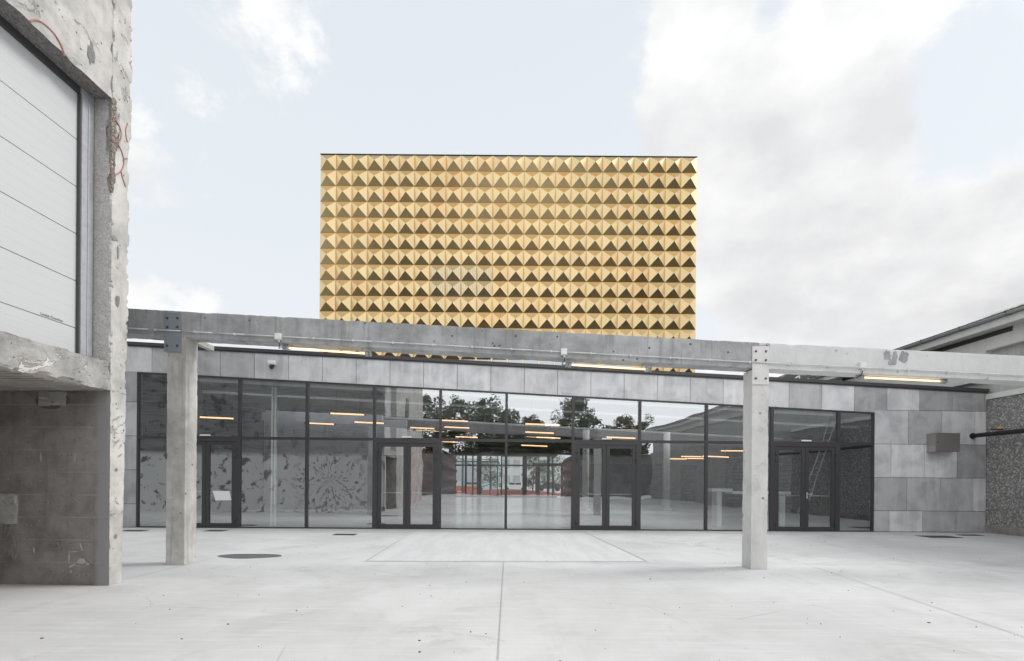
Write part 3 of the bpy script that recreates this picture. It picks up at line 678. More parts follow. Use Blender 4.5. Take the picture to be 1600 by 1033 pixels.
# ------------------------------------------------------------------ things in the lobby
def studded(mb, o, du, dv, nu, nv, nrm_, h, tones_=None):
    o = Vector(o); du = Vector(du) / nu; dv = Vector(dv) / nv; nrm_ = Vector(nrm_) * h
    for a in range(nu):
        for b in range(nv):
            p = o + du * a + dv * b; q_ = [p, p + du, p + du + dv, p + dv]; ap = p + du / 2 + dv / 2 + nrm_; c = tones_(a, b) if tones_ else None
            for k in range(4): mb.poly([q_[k], q_[(k + 1) % 4], ap], 0, c)
for sgn, x, y0, lab in ((1, -4.62, 24.25, 'dark red wall of raised pyramids left of the lobby passage'), (-1, 5.25, 30.25, 'dark red wall of raised pyramids right of the lobby passage')):
    t = thing('studded_wall', lab, 'wall', Matrix.Identity(4), 'red studded walls in the lobby')
    m_ = MB(); L = 44.8 - y0
    if sgn > 0: studded(m_, (x, y0, 0), (0, L, 0), (0, 0, 3.7), int(L / .92), 4, (1, 0, 0), .34)
    else: studded(m_, (x, 44.8, 0), (0, -L, 0), (0, 0, 3.5), int(L / .92), 4, (-1, 0, 0), .34)
    m_.build('stud_panel', M['red'], t)
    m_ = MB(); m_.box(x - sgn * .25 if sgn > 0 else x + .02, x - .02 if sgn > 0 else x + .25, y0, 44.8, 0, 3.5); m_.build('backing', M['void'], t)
def interior_column(x, y, lab):
    t = thing('round_column', lab, 'column', Matrix.Translation((x, y, 0)), 'pale round columns in the lobby')
    m_ = MB(); m_.tube((0, 0, .12), (0, 0, 3.85), .16, 20); m_.build('shaft', M['column_white'], t)
    m_ = MB(); m_.tube((0, 0, .004), (0, 0, .12), .24, 20); m_.build('base', M['column'], t)
interior_column(3.8, 23.7, 'slim pale column inside the lobby seen through the third glass door')
interior_column(7.9, 24.5, 'pale column inside the lobby in front of the dark inner doors')
t = thing('window_post', 'slim pale post standing just inside the window beside the leftmost door', 'post', FM)
uP = FP(427, 700)[0]
for dx, nm in ((-.055, 'post_strip'), (.035, 'post_strip')): m_ = MB(); m_.box(uP * 1.03 + dx, uP * 1.03 + dx + .045, .42, .50, .005, 4.05); m_.build(nm, M['white'], t)
m_ = MB(); m_.box(uP * 1.03 - .12, uP * 1.03 + .14, .36, .56, .004, .03); m_.build('base_plate', M['galv'], t)
bt = thing('high_table', 'white high table standing inside the window near the right column', 'table', Matrix.Translation((6.55, 15.9, 0)))
m_ = MB(); m_.box(-.1, .55, -.3, .3, 1.10, 1.20); m_.box(.551, 2.4, -.25, .25, 1.03, 1.12); m_.build('tabletop', M['white'], bt)
for x in (.1, 2.1): m_ = MB(); m_.box(x, x + .15, -.2, .2, .004, 1.03 if x > 1 else 1.10); m_.build('leg', M['white'], bt)

# tube lamps
def tube_lamp(name, L, lab, group, out=False, M0=None):
    t = thing(name, lab, 'lamp', M0, group)
    r = .030 if out else .028
    m_ = MB(); m_.tube((-L / 2 + .04, 0, 0), (L / 2 - .04, 0, 0), .013 if out else .026, 10); m_.build('lit_tube', M['tube'] if out else M['tube_in'], t)
    if out:
        m_ = MB(); m_.tube((-L / 2 + .02, 0, 0), (L / 2 - .02, 0, 0), .036, 14); m_.build('glass_sleeve', M['glass_clear'], t)
    for s in (-1, 1):
        m_ = MB(); m_.tube((s * (L / 2 - .05), 0, 0), (s * L / 2, 0, 0), .043 if out else .034, 12)
        if out: m_.tube((s * (L / 2 + .002), 0, 0), (s * (L / 2 + .03), 0, 0), .032, 12); m_.tube((s * (L / 2 + .03), 0, 0), (s * (L / 2 + .045), 0, 0), .044, 12)
        m_.build('end_cap', M['galv'] if out else M['black'], t)
    return t
inlamps = [(339, 653, 17, 'first'), (500, 662, 20, ''), (543, 647, 17, ''), (577, 660.5, 19.5, ''), (618, 677.5, 27, ''), (660, 669, 24, ''), (711, 657.5, 22, ''), (714, 668, 23, ''), (729, 683, 26, ''),
           (701, 690.5, 33, ''), (753, 691, 36, ''), (848, 663.5, 16.5, ''), (843, 676, 20, ''), (857, 684, 24, ''), (835, 696.5, 22, ''), (928, 701, 31, ''), (970, 684, 20, ''), (985, 672, 25, ''),
           (1056, 717, 27, ''), (1083, 713.5, 25, ''), (1086, 716.5, 29, ''), (1118, 713.5, 22, ''), (1145, 704.5, 26, '')]
places = ['through the window left of the first glass door', 'low behind the third upper pane from the left', 'high behind the fourth upper pane from the left', 'at the mullion left of the second glass door',
          'left of the sensor over the second glass door', 'right of the sensor over the second glass door', 'highest of the pair over the left middle pane', 'second highest over the left middle pane',
          'third down over the left middle pane', 'just below the transom beside the red studded wall', 'just below the transom, deep over the lobby passage', 'highest in the right middle upper pane', 'second down in the right middle upper pane',
          'third down in the right middle upper pane', 'just below the transom in the right middle pane', 'seen in the left leaf of the third glass door', 'low above the third glass door', 'high above the third glass door',
          'far lamp left above the dark inner doors', 'far lamp above the black inner doorway', 'faint farthest lamp above the black inner doorway', 'behind the lower pane left of the white column', 'small far lamp beside the white column']
protoL = None
for (px, py, Y, _), pl in zip(inlamps, places):
    p = P(px, py, Y); lab = 'lit warm tube lamp hung in the lobby, ' + pl
    if len(lab.split()) > 16: lab = 'lit tube lamp in the lobby, ' + pl
    Mx = Matrix.Translation(p) @ Matrix.Rotation(R(random.uniform(-1, 1) + (-35 if px > 1040 and px != 1118 else 0)), 4, 'Z') @ Matrix.Rotation(R(2.0), 4, 'Y')
    if protoL is None: protoL = tube_lamp('tube_lamp', 1.25, lab, 'warm tube lamps under the lobby ceiling', M0=Mx)
    else: c = tcopy(protoL); c['label'] = lab; c.matrix_world = Mx
# faint rods: each lamp hangs from the ceiling
for o in [x for x in COL.objects if x.name.startswith('tube_lamp')]:
    z = o.matrix_world.translation; x = z.x
    top = zc(x) + .02 - z.z
    if top > .05:
        for s in (-.4, .4):
            r_ = MB(); r_.tube((s, 0, .02), (s, 0, top), .004, 5); r_.build('suspension_wire', M['black'], o)

# paper on first door
u_, z_ = FP(347, 774, .0)
pp = MB(); a_ = [FP(333, 767), FP(359, 767.5), FP(362, 781.5), FP(337, 782)]
pp.faces([(p[0], -.018, p[1]) for p in a_] + [(p[0], -.0145, p[1]) for p in a_], [(0, 3, 2, 1), (4, 5, 6, 7), (0, 1, 5, 4), (1, 2, 6, 5), (2, 3, 7, 6), (3, 0, 4, 7)])
o = pp.build('paper_notice', M['paper'], None, FM); tag(o, 'crooked white sheet of paper taped to the leftmost glass door', 'paper')

# camera on the cladding, stainless box, pipe
ua, za = FP(425, 569, .1)
t = thing('security_camera', 'small white box with a black round camera on the cladding above the windows', 'camera', FM @ Matrix.Translation((ua, -.05, za)))
m_ = MB(); m_.box(-.10, .10, -.10, .0, -.02, .10); m_.box(-.08, .08, -.12, -.10, 0, .08); m_.build('housing', M['white'], t)
m_ = MB(); m_.tube((0, -.05, -.02), (0, -.05, -.08), .05, 16, 0, .055); m_.tube((0, -.08, -.08), (0, -.08, -.14), .055, 16, 0, .03); m_.tube((.0, -.1, -.09), (0, -.15, -.10), .035, 14); m_.build('lens', M['black'], t)
a_, b_ = FP(1462, 677, .35), FP(1500, 706, .35)
t = thing('steel_cabinet', 'stainless steel box fixed to the slab-clad wall at the right', 'cabinet', FM)
m_ = MB(); m_.box(a_[0], b_[0], -.34, -.047, b_[1], a_[1]); m_.box(a_[0] - .006, b_[0] + .006, -.345, -.047, a_[1], a_[1] + .012); o = m_.build('cabinet_body', M['inox'], t)
m_ = MB(); m_.box(a_[0] + .02, b_[0] - .02, -.348, -.341, b_[1] + .02, a_[1] - .02); m_.build('front_cover', M['inox'], t)
m_ = MB(); m_.tube((a_[0] + .06, -.348, (a_[1] + b_[1]) / 2), (a_[0] + .06, -.356, (a_[1] + b_[1]) / 2), .014, 10); m_.build('lock', M['bolt'], t)
t = thing('insulated_pipe', 'black insulated pipe running out from the clad wall along the pebble-dash wall', 'pipe', Matrix.Identity(4))
XPipe = 13.42
m_ = MB(); m_.tube((XPipe, 4.0, 2.78), (XPipe, 14.33, 2.78), .062, 14); m_.build('pipe_run', M['black'], t)
m_ = MB(); m_.tube((XPipe, 14.33, 2.78), (XPipe, 14.38, 2.78), .085, 14); m_.build('end_collar', M['black'], t)
for y in (13.9, 12.6):
    m_ = MB(); m_.box(XPipe + .07, 13.82, y - .02, y + .02, 2.84 if y < 13 else 2.9, 2.88 if y < 13 else 2.94); m_.box(XPipe + .3, XPipe + .36, y - .035, y + .035, 2.88 if y < 13 else 2.94, 2.97 if y < 13 else 3.0, 1); m_.build('bracket', [M['bolt'], M['yellow']], t)

# ------------------------------------------------------------------ brass block
YG = 29.0; pg = P(501, 241, YG); pr = P(1089, 246, YG)
NCOL, NROW = 24, 14; PG = (pr.x - pg.x) / NCOL; GX0 = pg.x; GZ1 = (pg.z + pr.z) / 2
gb = thing('brass_block', 'tall windowless block clad in rows of golden pyramid studs', 'building', Matrix.Translation((0, YG, 0)))
def gtone(a, b):
    random.seed(a * 131 + b * 17); v = random.uniform(.0, 1.0); s_ = random.uniform(.96, 1.04)
    warm = max(0, v - .6) * .45 + (.06 if a in (7, 8) and b < 4 else 0)
    return (.59 * s_, (.458 - warm * .20) * s_, (.258 - warm * .17) * s_)
mg = MB(); mp_ = MB(); HP = PG * .30; win = []
for r_ in range(NROW):
    for c_ in range(NCOL):
        x0 = GX0 + c_ * PG; z1 = GZ1 - (r_ + 1) * PG; g = .006
        if r_ == 13 and 7 <= c_ <= 19: win.append((x0, z1)); continue
        tgt = mp_ if (7 <= c_ <= 10 and r_ in (7, 8)) else mg
        p = [Vector((x0 + g, 0, z1 + g)), Vector((x0 + PG - g, 0, z1 + g)), Vector((x0 + PG - g, 0, z1 + PG - g)), Vector((x0 + g, 0, z1 + PG - g))]
        ap = Vector((x0 + PG / 2, -HP, z1 + PG / 2)); tn = gtone(c_, r_)
        if tgt is mp_: tn = (.56, .46, .29)
        for k in range(4):
            s_ = random.uniform(.97, 1.03); tgt.poly([p[k], p[(k + 1) % 4], ap], 0, tuple(q * s_ for q in tn))
        for k in range(4):
            a, b = p[k], p[(k + 1) % 4]; tgt.poly([b, a, a + Vector((0, .03, 0)), b + Vector((0, .03, 0))], 0, tn)
mg.build('stud_cladding', M['gold'], gb); mp_.build('perforated_panel', M['gold_perf'], gb)
GX1 = GX0 + NCOL * PG
m_ = MB(); m_.box(GX0 + .01, GX1 - .01, .02, 14, 4.2, GZ1 - .0); 
M['gold_side'] = simple('plain_brass_sheet', (.75, .56, .32), .4, .9)
m_.build('wall', simple('dark_brass_backing', (.12, .09, .05), .6, .5), gb)
m_ = MB(); m_.box(GX0 - .02, GX1 + .02, -.03, 14.02, GZ1 + .001, GZ1 + .035); m_.build('roof', M['flashing'], gb)
if win:
    m_ = MB(); xa, xb = win[0][0], win[-1][0] + PG; za_ = win[0][1]
    for x0, z in win: m_.box(x0 - .05, x0 + .05, -.05, .012, z, z + PG)
    m_.box(xb - .05, xb + .05, -.05, .012, za_, za_ + PG); o = m_.build('window', M['gold_side'], gb)
    for x0, z in win:
        q_ = MB(); q_.box(x0 + .06, x0 + PG - .06, -.02, .010, z + .02, z + PG - .02); q_.build('pane', simple('pale_blue_glazing', (.62, .68, .72), .15, 0, .1, 2) if x0 == xa else bpy.data.materials['pale_blue_glazing'], o)

# ------------------------------------------------------------------ columns and beam in the courtyard
YC = 7.835; W = .285
def col_at(px0, px1, py0, m, lab, seed, ztop, xshift=0):
    a = P(px0, py0, YC); b = P(px1, py0, YC); x0, x1 = a.x, b.x
    t = thing('column', lab, 'column', Matrix.Translation(((x0 + x1) / 2, YC, 0)), 'square concrete columns carrying the beam')
    mb = rough_box(-(x1 - x0) / 2, (x1 - x0) / 2, 0, .30, 0, ztop, .022, .006, seed, wobble=.0012)
    mb.build('shaft', m, t, merge=True); return t, x0, x1
bl0 = P(200, 482, YC); bl1 = P(1186, 535.6, YC); br1 = P(1700, 561, YC)
sl = (bl1.z - bl0.z) / (bl1.x - bl0.x)
XS = P(1186, 560, YC).x
def ztopL(x): return bl0.z + sl * (x - bl0.x)
def ztopR(x): return ztopL(XS) + (br1.z - bl1.z) / (br1.x - XS) * (x - XS)
BH = .40; BT = .30
tA, ax0, ax1 = col_at(259.5, 288.5, 800, M['column'], 'grey square concrete column with a grey bolted steel plate, left of the facade', 3.0, 3.58)
tB, bx0, bx1 = col_at(1174, 1199.5, 800, M['column_white'], 'white pitted concrete column with a white bolted plate, right of the facade', 8.0, 3.14)
def beam(x0, x1, zf, m, lab, seed, marks):
    t = thing('beam', lab, 'beam', Matrix.Identity(4), 'concrete beam sections over the courtyard')
    def tp(q_): q_.z += zf(q_.x); return q_
    mb = rough_box(x0, x1, YC + .0, YC + BT, -BH, 0, .028, .007, seed, taper=tp, wobble=.0012); mb.build('beam_body', m, t, merge=True)
    if marks:
        jm_ = MB()
        for x in marks: jm_.box(x - .004, x + .004, YC - .004, YC + .02, zf(x) - BH + .02, zf(x) - .01)
        jm_.build('cast_joint', M['joint'], t)
    return t
b1 = beam(-8.2, XS - .004, ztopL, M['beam'], 'grey sloping concrete beam from the left building to the right column', 4.0, [P(p, 520, YC).x for p in (509, 761, 1012)])
b2 = beam(XS + .004, 13.5, ztopR, M['white_beam'], 'white painted concrete beam from the right column to the right building', 12.0, [])
# grey paint losses on the white beam
ml = MB()
for px, py, w_, h_ in ((1386, 555, .055, .10), (1398, 559, .04, .13), (1412, 558, .07, .11), (1391, 566, .03, .06), (1192, 541, .06, .03), (1200, 540, .03, .05)):
    c = P(px, py, YC); n = 44; pts = []
    for k in range(n): a = 2 * math.pi * k / n; rr = 1 + .45 * mnoise.noise(Vector((math.cos(a) * 1.7 + px, math.sin(a) * 1.7, py))) + .35 * mnoise.noise(Vector((math.cos(a) * 6 + px, math.sin(a) * 6, py))); pts.append((c.x + w_ * rr * math.cos(a), YC - .0062, c.z + h_ * rr * math.sin(a) * .8))
    ml.poly(pts[::-1])
    ml.poly([(x, YC - .002, z) for x, y, z in pts])
ml.build('bare_patch', M['beam'], b2)
# plates
def plate(px0, px1, py0, py1, m, lab, zslab):
    a = P(px0, py0, YC - .012); b = P(px1, py1, YC - .012)
    t = thing('bolted_plate', lab, 'steel plate', Matrix.Translation((a.x, YC - .018, b.z)), 'bolted steel plates joining beam and columns'); w_, h_ = b.x - a.x, a.z - b.z
    m_ = MB(); m_.box(0, w_, 0, .012, 0, h_); m_.build('plate', m, t)
    for fx in (.2, .8):
        for fz in (.155, .635, .865):
            m_ = MB(); m_.tube((w_ * fx, 0, h_ * fz), (w_ * fx, -.012, h_ * fz), .017, 6, smooth=False); m_.tube((w_ * fx, -.012, h_ * fz), (w_ * fx, -.03, h_ * fz), .009, 8); m_.build('bolt', M['bolt'], t)
plate(257, 283, 489, 550, M['plate_grey'], 'blue-grey steel plate with six bolts on top of the left column', 0)
plate(1175.5, 1201, 541, 601, M['plate_white'], 'white painted steel plate with six bolts on top of the right column', 0)
# corbel behind the left column
t = tA; m_ = MB(); m_.hexa([(.06, .30, 3.56), (.15, .30, 3.56), (.06, .75, 3.56), (.15, .75, 3.56), (.06, .30, 3.64), (.15, .30, 3.64), (.06, .75, 3.64), (.15, .75, 3.64)]); m_.build('corbel', M['column'], tA)

# conduit along the beam
cd = thing('conduit', 'thin pale electrical conduit clipped along the front of the beam', 'conduit', Matrix.Identity(4))
def zcon(x): return (ztopL(x) if x < XS else ztopR(x)) - .318
m_ = MB(); xs = [-6.6 + i * .5 for i in range(31)]
yy = YC - .03
m_.path([(x, yy, zcon(x)) for x in xs], .0095, 8); m_.build('pipe', M['cable'], cd)
for x in [-5.5 + i * .62 for i in range(21)]:
    if min(abs(x - P(p, 520, YC).x) for p in (435, 881, 1347)) < .12: continue
    m_ = MB(); m_.box(x - .012, x + .012, YC - .042, YC + .0, zcon(x) - .018, zcon(x) + .016); m_.build('clip', M['cable'], cd)
# outdoor lamps
for k, (pa, pb_, pj, lab) in enumerate((((447, 543.5), (576, 553), (435, 526), 'lit glass tube lamp under the grey beam, left of the golden block centre'),
                                    ((888, 570), (1013, 577.5), (881, 550), 'lit glass tube lamp under the grey beam near the white column'),
                                    ((1343, 589.5), (1473, 596), (1347, 571), 'lit glass tube lamp with dark end caps under the white beam'))):
    YL = YC + .12
    a = P(*pa, YL); b = P(*pb_, YL); c = (a + b) / 2; d = b - a
    t = tube_lamp('outdoor_tube_lamp', d.length, lab, 'tube lamps hung below the courtyard beam', True, Matrix.Translation(c) @ Matrix.Rotation(math.atan2(-d.z, d.x), 4, 'Y'))
    zf = ztopL if c.x < XS else ztopR
    for s in (-.42, .42):
        x = c.x + s * d.length; gap = zf(x) - BH - (c.z + s * d.z)
        m_ = MB(); m_.box(s * d.length - .012, s * d.length + .012, -.006, .006, .03, max(.05, gap) + .0); m_.build('hanger', M['galv'], t)
    j = P(*pj, YC - .03)
    jt_ = thing('junction_box', ['white junction box on the grey beam beside the left lamp', 'white junction box on the grey beam beside the middle lamp', 'weathered junction box on the white beam beside the right lamp'][k], 'junction box', Matrix.Translation(j), 'junction boxes on the conduit')
    m_ = MB(); m_.box(-.048, .048, -.03, .028, -.048, .048); m_.box(-.042, .042, -.036, -.03, -.042, .042); m_.build('box_body', M['white'], jt_)
    m_ = MB(); m_.tube((.01, -.0, -.048), (.01, -.0, -.085), .016, 8); m_.build('gland', M['white'], jt_)
    m_ = MB(); e = a - j; m_.path([Vector((.01, 0, -.085)), Vector((.012, .02, -.13)), Vector((-.02, .06, -.17)), Vector((-.01, .11, e.z - .01)), Vector((e.x * .6, .15, e.z - .005)), Vector((e.x, e.y, e.z))], .006, 6); m_.build('lead', M['black'], jt_)

# ------------------------------------------------------------------ left concrete building
lb = thing('concrete_building', 'battered pale concrete building with a raised door, at the left edge', 'building', LM)
TH = .25
def lower_taper(q_): q_.y = q_.y if q_.y < .1 else q_.y * (.78 + .22 * min(1, q_.z / 2.4)); return q_
mb = rough_box(-9, 0, 0, TH, 0, 2.45, .04, .010, 15, mats=(0, 1, 0, 2, 0, 1), wobble=.004, taper=lower_taper)
def mk_lowerwall():
    m = M['board_dark'].copy(); m.name = 'soot_stained_board_marked_concrete'; t = m.node_tree
    pr_ = [n for n in t.nodes if n.type == 'BSDF_PRINCIPLED'][0]; lk = pr_.inputs['Base Color'].links[0]; src = lk.from_socket
    tcn = [n for n in t.nodes if n.type == 'TEX_COORD'][0]; sp = t.nodes.new('ShaderNodeSeparateXYZ'); t.links.new(tcn.outputs['Object'], sp.inputs[0])
    nz = t.nodes.new('ShaderNodeTexNoise'); nz.inputs['Scale'].default_value = 5; nz.inputs['Detail'].default_value = 6; t.links.new(tcn.outputs['Object'], nz.inputs['Vector'])
    ad = t.nodes.new('ShaderNodeMath'); ad.operation = 'MULTIPLY_ADD'; t.links.new(nz.outputs['Fac'], ad.inputs[0]); ad.inputs[1].default_value = .10; t.links.new(sp.outputs['X'], ad.inputs[2])
    mr_ = t.nodes.new('ShaderNodeMapRange'); mr_.inputs['From Min'].default_value = -.145; mr_.inputs['From Max'].default_value = -.085; t.links.new(ad.outputs[0], mr_.inputs['Value'])
    mx = t.nodes.new('ShaderNodeMix'); mx.data_type = 'RGBA'; t.links.new(mr_.outputs[0], mx.inputs[0]); t.links.new(src, mx.inputs[6]); mx.inputs[7].default_value = (.27, .265, .265, 1)
    t.links.new(mx.outputs[2], pr_.inputs['Base Color']); return m
M['lower'] = mk_lowerwall()
mb.build('lower_wall', [M['lower'], M['plaster'], M['blotch']], lb, merge=True)
def notch(q_):                                     # spalled outer corner
    if q_.z > 5.2 and q_.z < 6.15 and q_.x > -.08 and q_.y < .1:
        k = .05 * max(0, 1 - abs(q_.z - 5.75) / .5); q_.x -= k * (.6 + fbm(q_, 9, 4)); q_.y += k * (.6 + fbm(q_, 7, 3))
    if q_.y > .15: q_.y += .028 * fbm((q_.x, 3, q_.z), 1.1, 4) - .03 * max(0, fbm((q_.x, 3, q_.z), 3.3, 4) - .25) + .012 * (q_.z - 2)
    return q_
mb = rough_box(-.9, 0, 0, TH, 2.452, 9.5, 0.028, .028, 25, mats=(0, 1, 0, 2, 0, 1), wobble=.005, taper=notch); mb.build('pier', [M['jamb'], M['plaster'], M['blotch']], lb, merge=True)
mb = MB(); mb.box(-14, -.9, 0, TH, 2.452, 9.5); mb.box(-14, -9, 0, TH, 0, 2.451); mb.build('end_wall', M['blotch'], lb)
def lt(q_):
    if q_.z < 6.2 and q_.x > -.1: q_.z += .014 * fbm((q_.x, q_.y, 1), 4.5, 6); q_.x -= .012 * abs(fbm((q_.x, q_.y, 5), 6, 4))
    return q_
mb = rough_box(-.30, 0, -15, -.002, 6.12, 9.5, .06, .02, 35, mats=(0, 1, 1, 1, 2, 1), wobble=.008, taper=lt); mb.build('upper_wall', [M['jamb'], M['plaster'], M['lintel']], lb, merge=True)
def lg(q_):
    if q_.x > -.1: q_.z += .02 * fbm((1, q_.y, q_.z), 2.5, 5); q_.x += .02 * fbm((1, q_.y, q_.z), 3.5, 5)
    return q_
mb = rough_box(-1.2, 0.0, -2.9, -.002, 2.45, 2.81, .04, .03, 45, mats=(0, 0, 0, 0, 1, 0), wobble=.01, taper=lg); mb.build('ledge', [M['ledge'], M['soffit']], lb, merge=True)
mb = MB(); mb.box(-9, -1.2, -3.2, -.002, 2.47, 2.78)
for k in range(24): mb.box(-8.9, 0 - .12, -.16 - k * .12, -.155 - k * .12, 2.44, 2.449)
mb.build('soffit', M['soffit'], lb)
mb = MB(); mb.box(-9, 0, -15, -2.905, 0, 6.118); mb.box(-9, -.305, -15, -.9, 6.2, 9.4); mb.box(-9, -8.9, -2.9, 0, 0, 2.44); mb.build('wall', M['plaster'], lb)
M['spall'] = exposed('broken_brown_concrete', (.30, .26, .22), 60, 6, (.50, .45, .39), .5, 1.2, .5)
def spt(q_):
    k = .5 + .5 * fbm((2, 3, q_.z), 6, 4); f = min(1, (q_.z - 4.95) / .35) * min(1, max(0, (6.2 - q_.z) / .1) + .35)
    if q_.x > -.01: q_.x += .012 * fbm(q_, 24, 3)
    if q_.y > .0: q_.y = .01 + q_.y * max(.15, k * 1.3) * max(.1, f) + .01 * fbm(q_, 20, 3)
    if q_.x < -.03: q_.x = q_.x * max(.3, k * 1.2)
    return q_
mb = rough_box(-.06, .006, -.010, .075, 4.95, 6.16, .014, .02, 91, taper=spt, wobble=.005); mb.build('spalled_edge', M['spall'], lb, merge=True)
# square window behind the photographer, seen mirrored
wf = MB(); wf.box(.002, .03, -7.2, -6.1, 4.4, 6.0); wf.build('window', M['frame'], lb)
# sectional door
dz0, dz1 = 2.86, 6.12; SEC = .573
sd_ = MB(); n_ = 6; y0, y1 = -2.9, -.21
prof = []
z = 6.02
secs = [5.97 - i * SEC for i in range(7)]
zs = []
zz = dz0
pts = []
for i in range(6):
    top_ = 6.09 - i * SEC if i else 6.09
for i in range(6):
    t1 = 6.10 - .06 - i * SEC; b1_ = max(t1 - SEC, dz0)
    pts += [(t1 - .003, -.275), (t1 - .006, -.262)]
    sub = SEC / 5
    for k in range(1, 5):
        zr = t1 - k * sub
        if zr > b1_ + .02: pts += [(zr + .005, -.262), (zr + .002, -.2629), (zr - .002, -.2629), (zr - .005, -.262)]
    pts += [(b1_ + .006, -.262), (b1_ + .003, -.275)]
    if b1_ <= dz0: break
pts = [(6.09, -.262), (6.045, -.262)] + pts
for (za_, xa_), (zb_, xb_) in zip(pts, pts[1:]): sd_.poly([(xb_, y0, zb_), (xb_, y1, zb_), (xa_, y1, za_), (xa_, y0, za_)])
sd_.box(-.30, -.276, y0, y1, dz0, 6.09)
so = sd_.build('door', M['doorpanel'], lb)
m_ = MB(); m_.box(-.262, -.236, -2.9, -.2, 6.03, 6.118); m_.box(-.255, -.225, -.215, -.2, 2.82, 6.03); m_.build('seal', M['gasket'], so)
m_ = MB(); m_.box(-.262, -.222, -.199, -.02, 2.82, 6.117); m_.box(-.222, -.208, -.199, -.185, 2.82, 6.03); m_.box(-.222, -.205, -.115, -.10, 2.82, 6.03); m_.box(-.222, -.214, -.185, -.115, 2.82, 6.03); m_.build('guide_rail', M['galv'], so)
fc = bpy.data.curves.new('lettering', 'FONT'); fc.body = 'Lindab Doorline'; fc.size = .042; fc.extrude = .0006
fo_ = bpy.data.objects.new('tmp', fc); COL.objects.link(fo_); bpy.context.view_layer.update()
me = bpy.data.meshes.new_from_object(fo_.evaluated_get(bpy.context.evaluated_depsgraph_get())); bpy.data.objects.remove(fo_)
to = bpy.data.objects.new('lettering', me); me.materials.clear(); me.materials.append(M['ink']); COL.objects.link(to); to.parent = so
to.matrix_local = Matrix(((0, 0, 1, -.2605), (1, 0, 0, -.66), (0, 1, 0, 3.19), (0, 0, 0, 1)))

# graffiti: spray lines as thin ribbons on the plaster; pixel -> (y, z) on the wall plane x = off
LMi = LM.inverted()
def LP(px, py, off=.012):
    a, b = (px - CX) / F_PX, (CY - py) / F_PX; d = Vector((a * cr - b * sr, 1, a * sr + b * cr)); o_ = LMi @ Vector((0, 0, HC)); dd = LMi.to_3x3() @ d
    s_ = (off - o_.x) / dd.x; return o_ + dd * s_
def ribbon(mb, pl, w_=.018, n=8):
    P_ = [LP(*p) for p in pl]; Q = []
    for i in range(len(P_) - 1):
        p0 = P_[max(i - 1, 0)]; p1 = P_[i]; p2 = P_[i + 1]; p3 = P_[min(i + 2, len(P_) - 1)]
        for k in range(n):
            t_ = k / n; Q.append(.5 * ((2 * p1) + (-p0 + p2) * t_ + (2 * p0 - 5 * p1 + 4 * p2 - p3) * t_ * t_ + (-p0 + 3 * p1 - 3 * p2 + p3) * t_ ** 3))
    Q.append(P_[-1])
    for a, b in zip(Q, Q[1:]):
        d = (b - a); d.x = 0
        if d.length < 1e-6: continue
        n_ = Vector((0, -d.z, d.y)).normalized() * w_ * .36; a2 = a - d.normalized() * .002; b2_ = b + d.normalized() * .002
        mb.faces([a2 - n_, b2_ - n_, b2_ + n_, a2 + n_] + [v + Vector((-.02, 0, 0)) for v in (a2 - n_, b2_ - n_, b2_ + n_, a2 + n_)], [(0, 1, 2, 3), (0, 4, 5, 1), (1, 5, 6, 2), (2, 6, 7, 3), (3, 7, 4, 0)])
def gline(pl, w_):
    g_ = MB(); ribbon(g_, pl, w_); g_.build('graffiti', M['paint_red'], lb)
gline([(48, 34), (55, 31), (68, 36), (85, 52), (97, 72), (102, 87)], .016)
gline([(178, 183), (186, 195), (190, 208), (188, 220), (180, 222), (174, 216)], .012)
gline([(174, 216), (184, 224), (192, 240), (194, 256), (189, 268), (180, 273), (173, 271)], .012)
gline([(190, 268), (193, 280), (197, 292)], .011); gline([(193, 251), (196, 248), (200, 248)], .010); gline([(200, 193), (197, 202), (198, 214), (200, 222)], .010)
# chalky marks and a patch plate on the dark wall (face y = 0)
def WP(px, py, off=-.012):
    a, b = (px - CX) / F_PX, (CY - py) / F_PX; d = Vector((a * cr - b * sr, 1, a * sr + b * cr)); o_ = LMi @ Vector((0, 0, HC)); dd = LMi.to_3x3() @ d
    s_ = (off - o_.y) / dd.y; return o_ + dd * s_
mk = MB(); rr_ = random.Random(5)
def smear(px, py, w_, h_, rot=0, seed=0, n=14, ir=.5, off=-.011):
    c = WP(px, py, off); pts = []
    for k in range(n):
        a = 2 * math.pi * k / n; q_ = 1 + ir * mnoise.noise(Vector((math.cos(a) * 2 + seed, math.sin(a) * 2, seed)))
        x, z = w_ * q_ * math.cos(a), h_ * q_ * math.sin(a); pts.append((c.x + x * math.cos(rot) - z * math.sin(rot), off, c.z + x * math.sin(rot) + z * math.cos(rot)))
    mk.poly(pts)
smear(127, 877, .055, .035, .1, 1); smear(108, 870, .012, .09, 0, 2); smear(115, 862, .06, .008, .1, 3); smear(113, 884, .05, .015, .5, 4); smear(53, 860, .012, .04, .1, 5); smear(127, 855, .012, .055, .3, 6)
smear(64, 715, .012, .065, 0, 7); smear(117, 715, .012, .055, 0, 8); smear(137, 881, .02, .02, .3, 9); smear(111, 893, .012, .02, 0, 10)
for k in range(110): smear(rr_.uniform(0, 145), rr_.uniform(690, 905), rr_.uniform(.002, .006), rr_.uniform(.002, .016), rr_.uniform(-1.5, 1.5), k + 20, 6)
for k in range(22): smear(rr_.uniform(0, 30), rr_.uniform(815, 870), .002, rr_.uniform(.03, .09), rr_.uniform(-.6, .6), k + 200, 6)
for k in range(16): smear(rr_.uniform(20, 150), rr_.uniform(660, 840), .0018, rr_.uniform(.04, .12), rr_.uniform(-1.2, 1.2), k + 300, 6)
mk.build('paint_scrapes', M['scrape'], lb)
mk = MB()
a = WP(-4, 771, 0); b = WP(28, 819, 0)
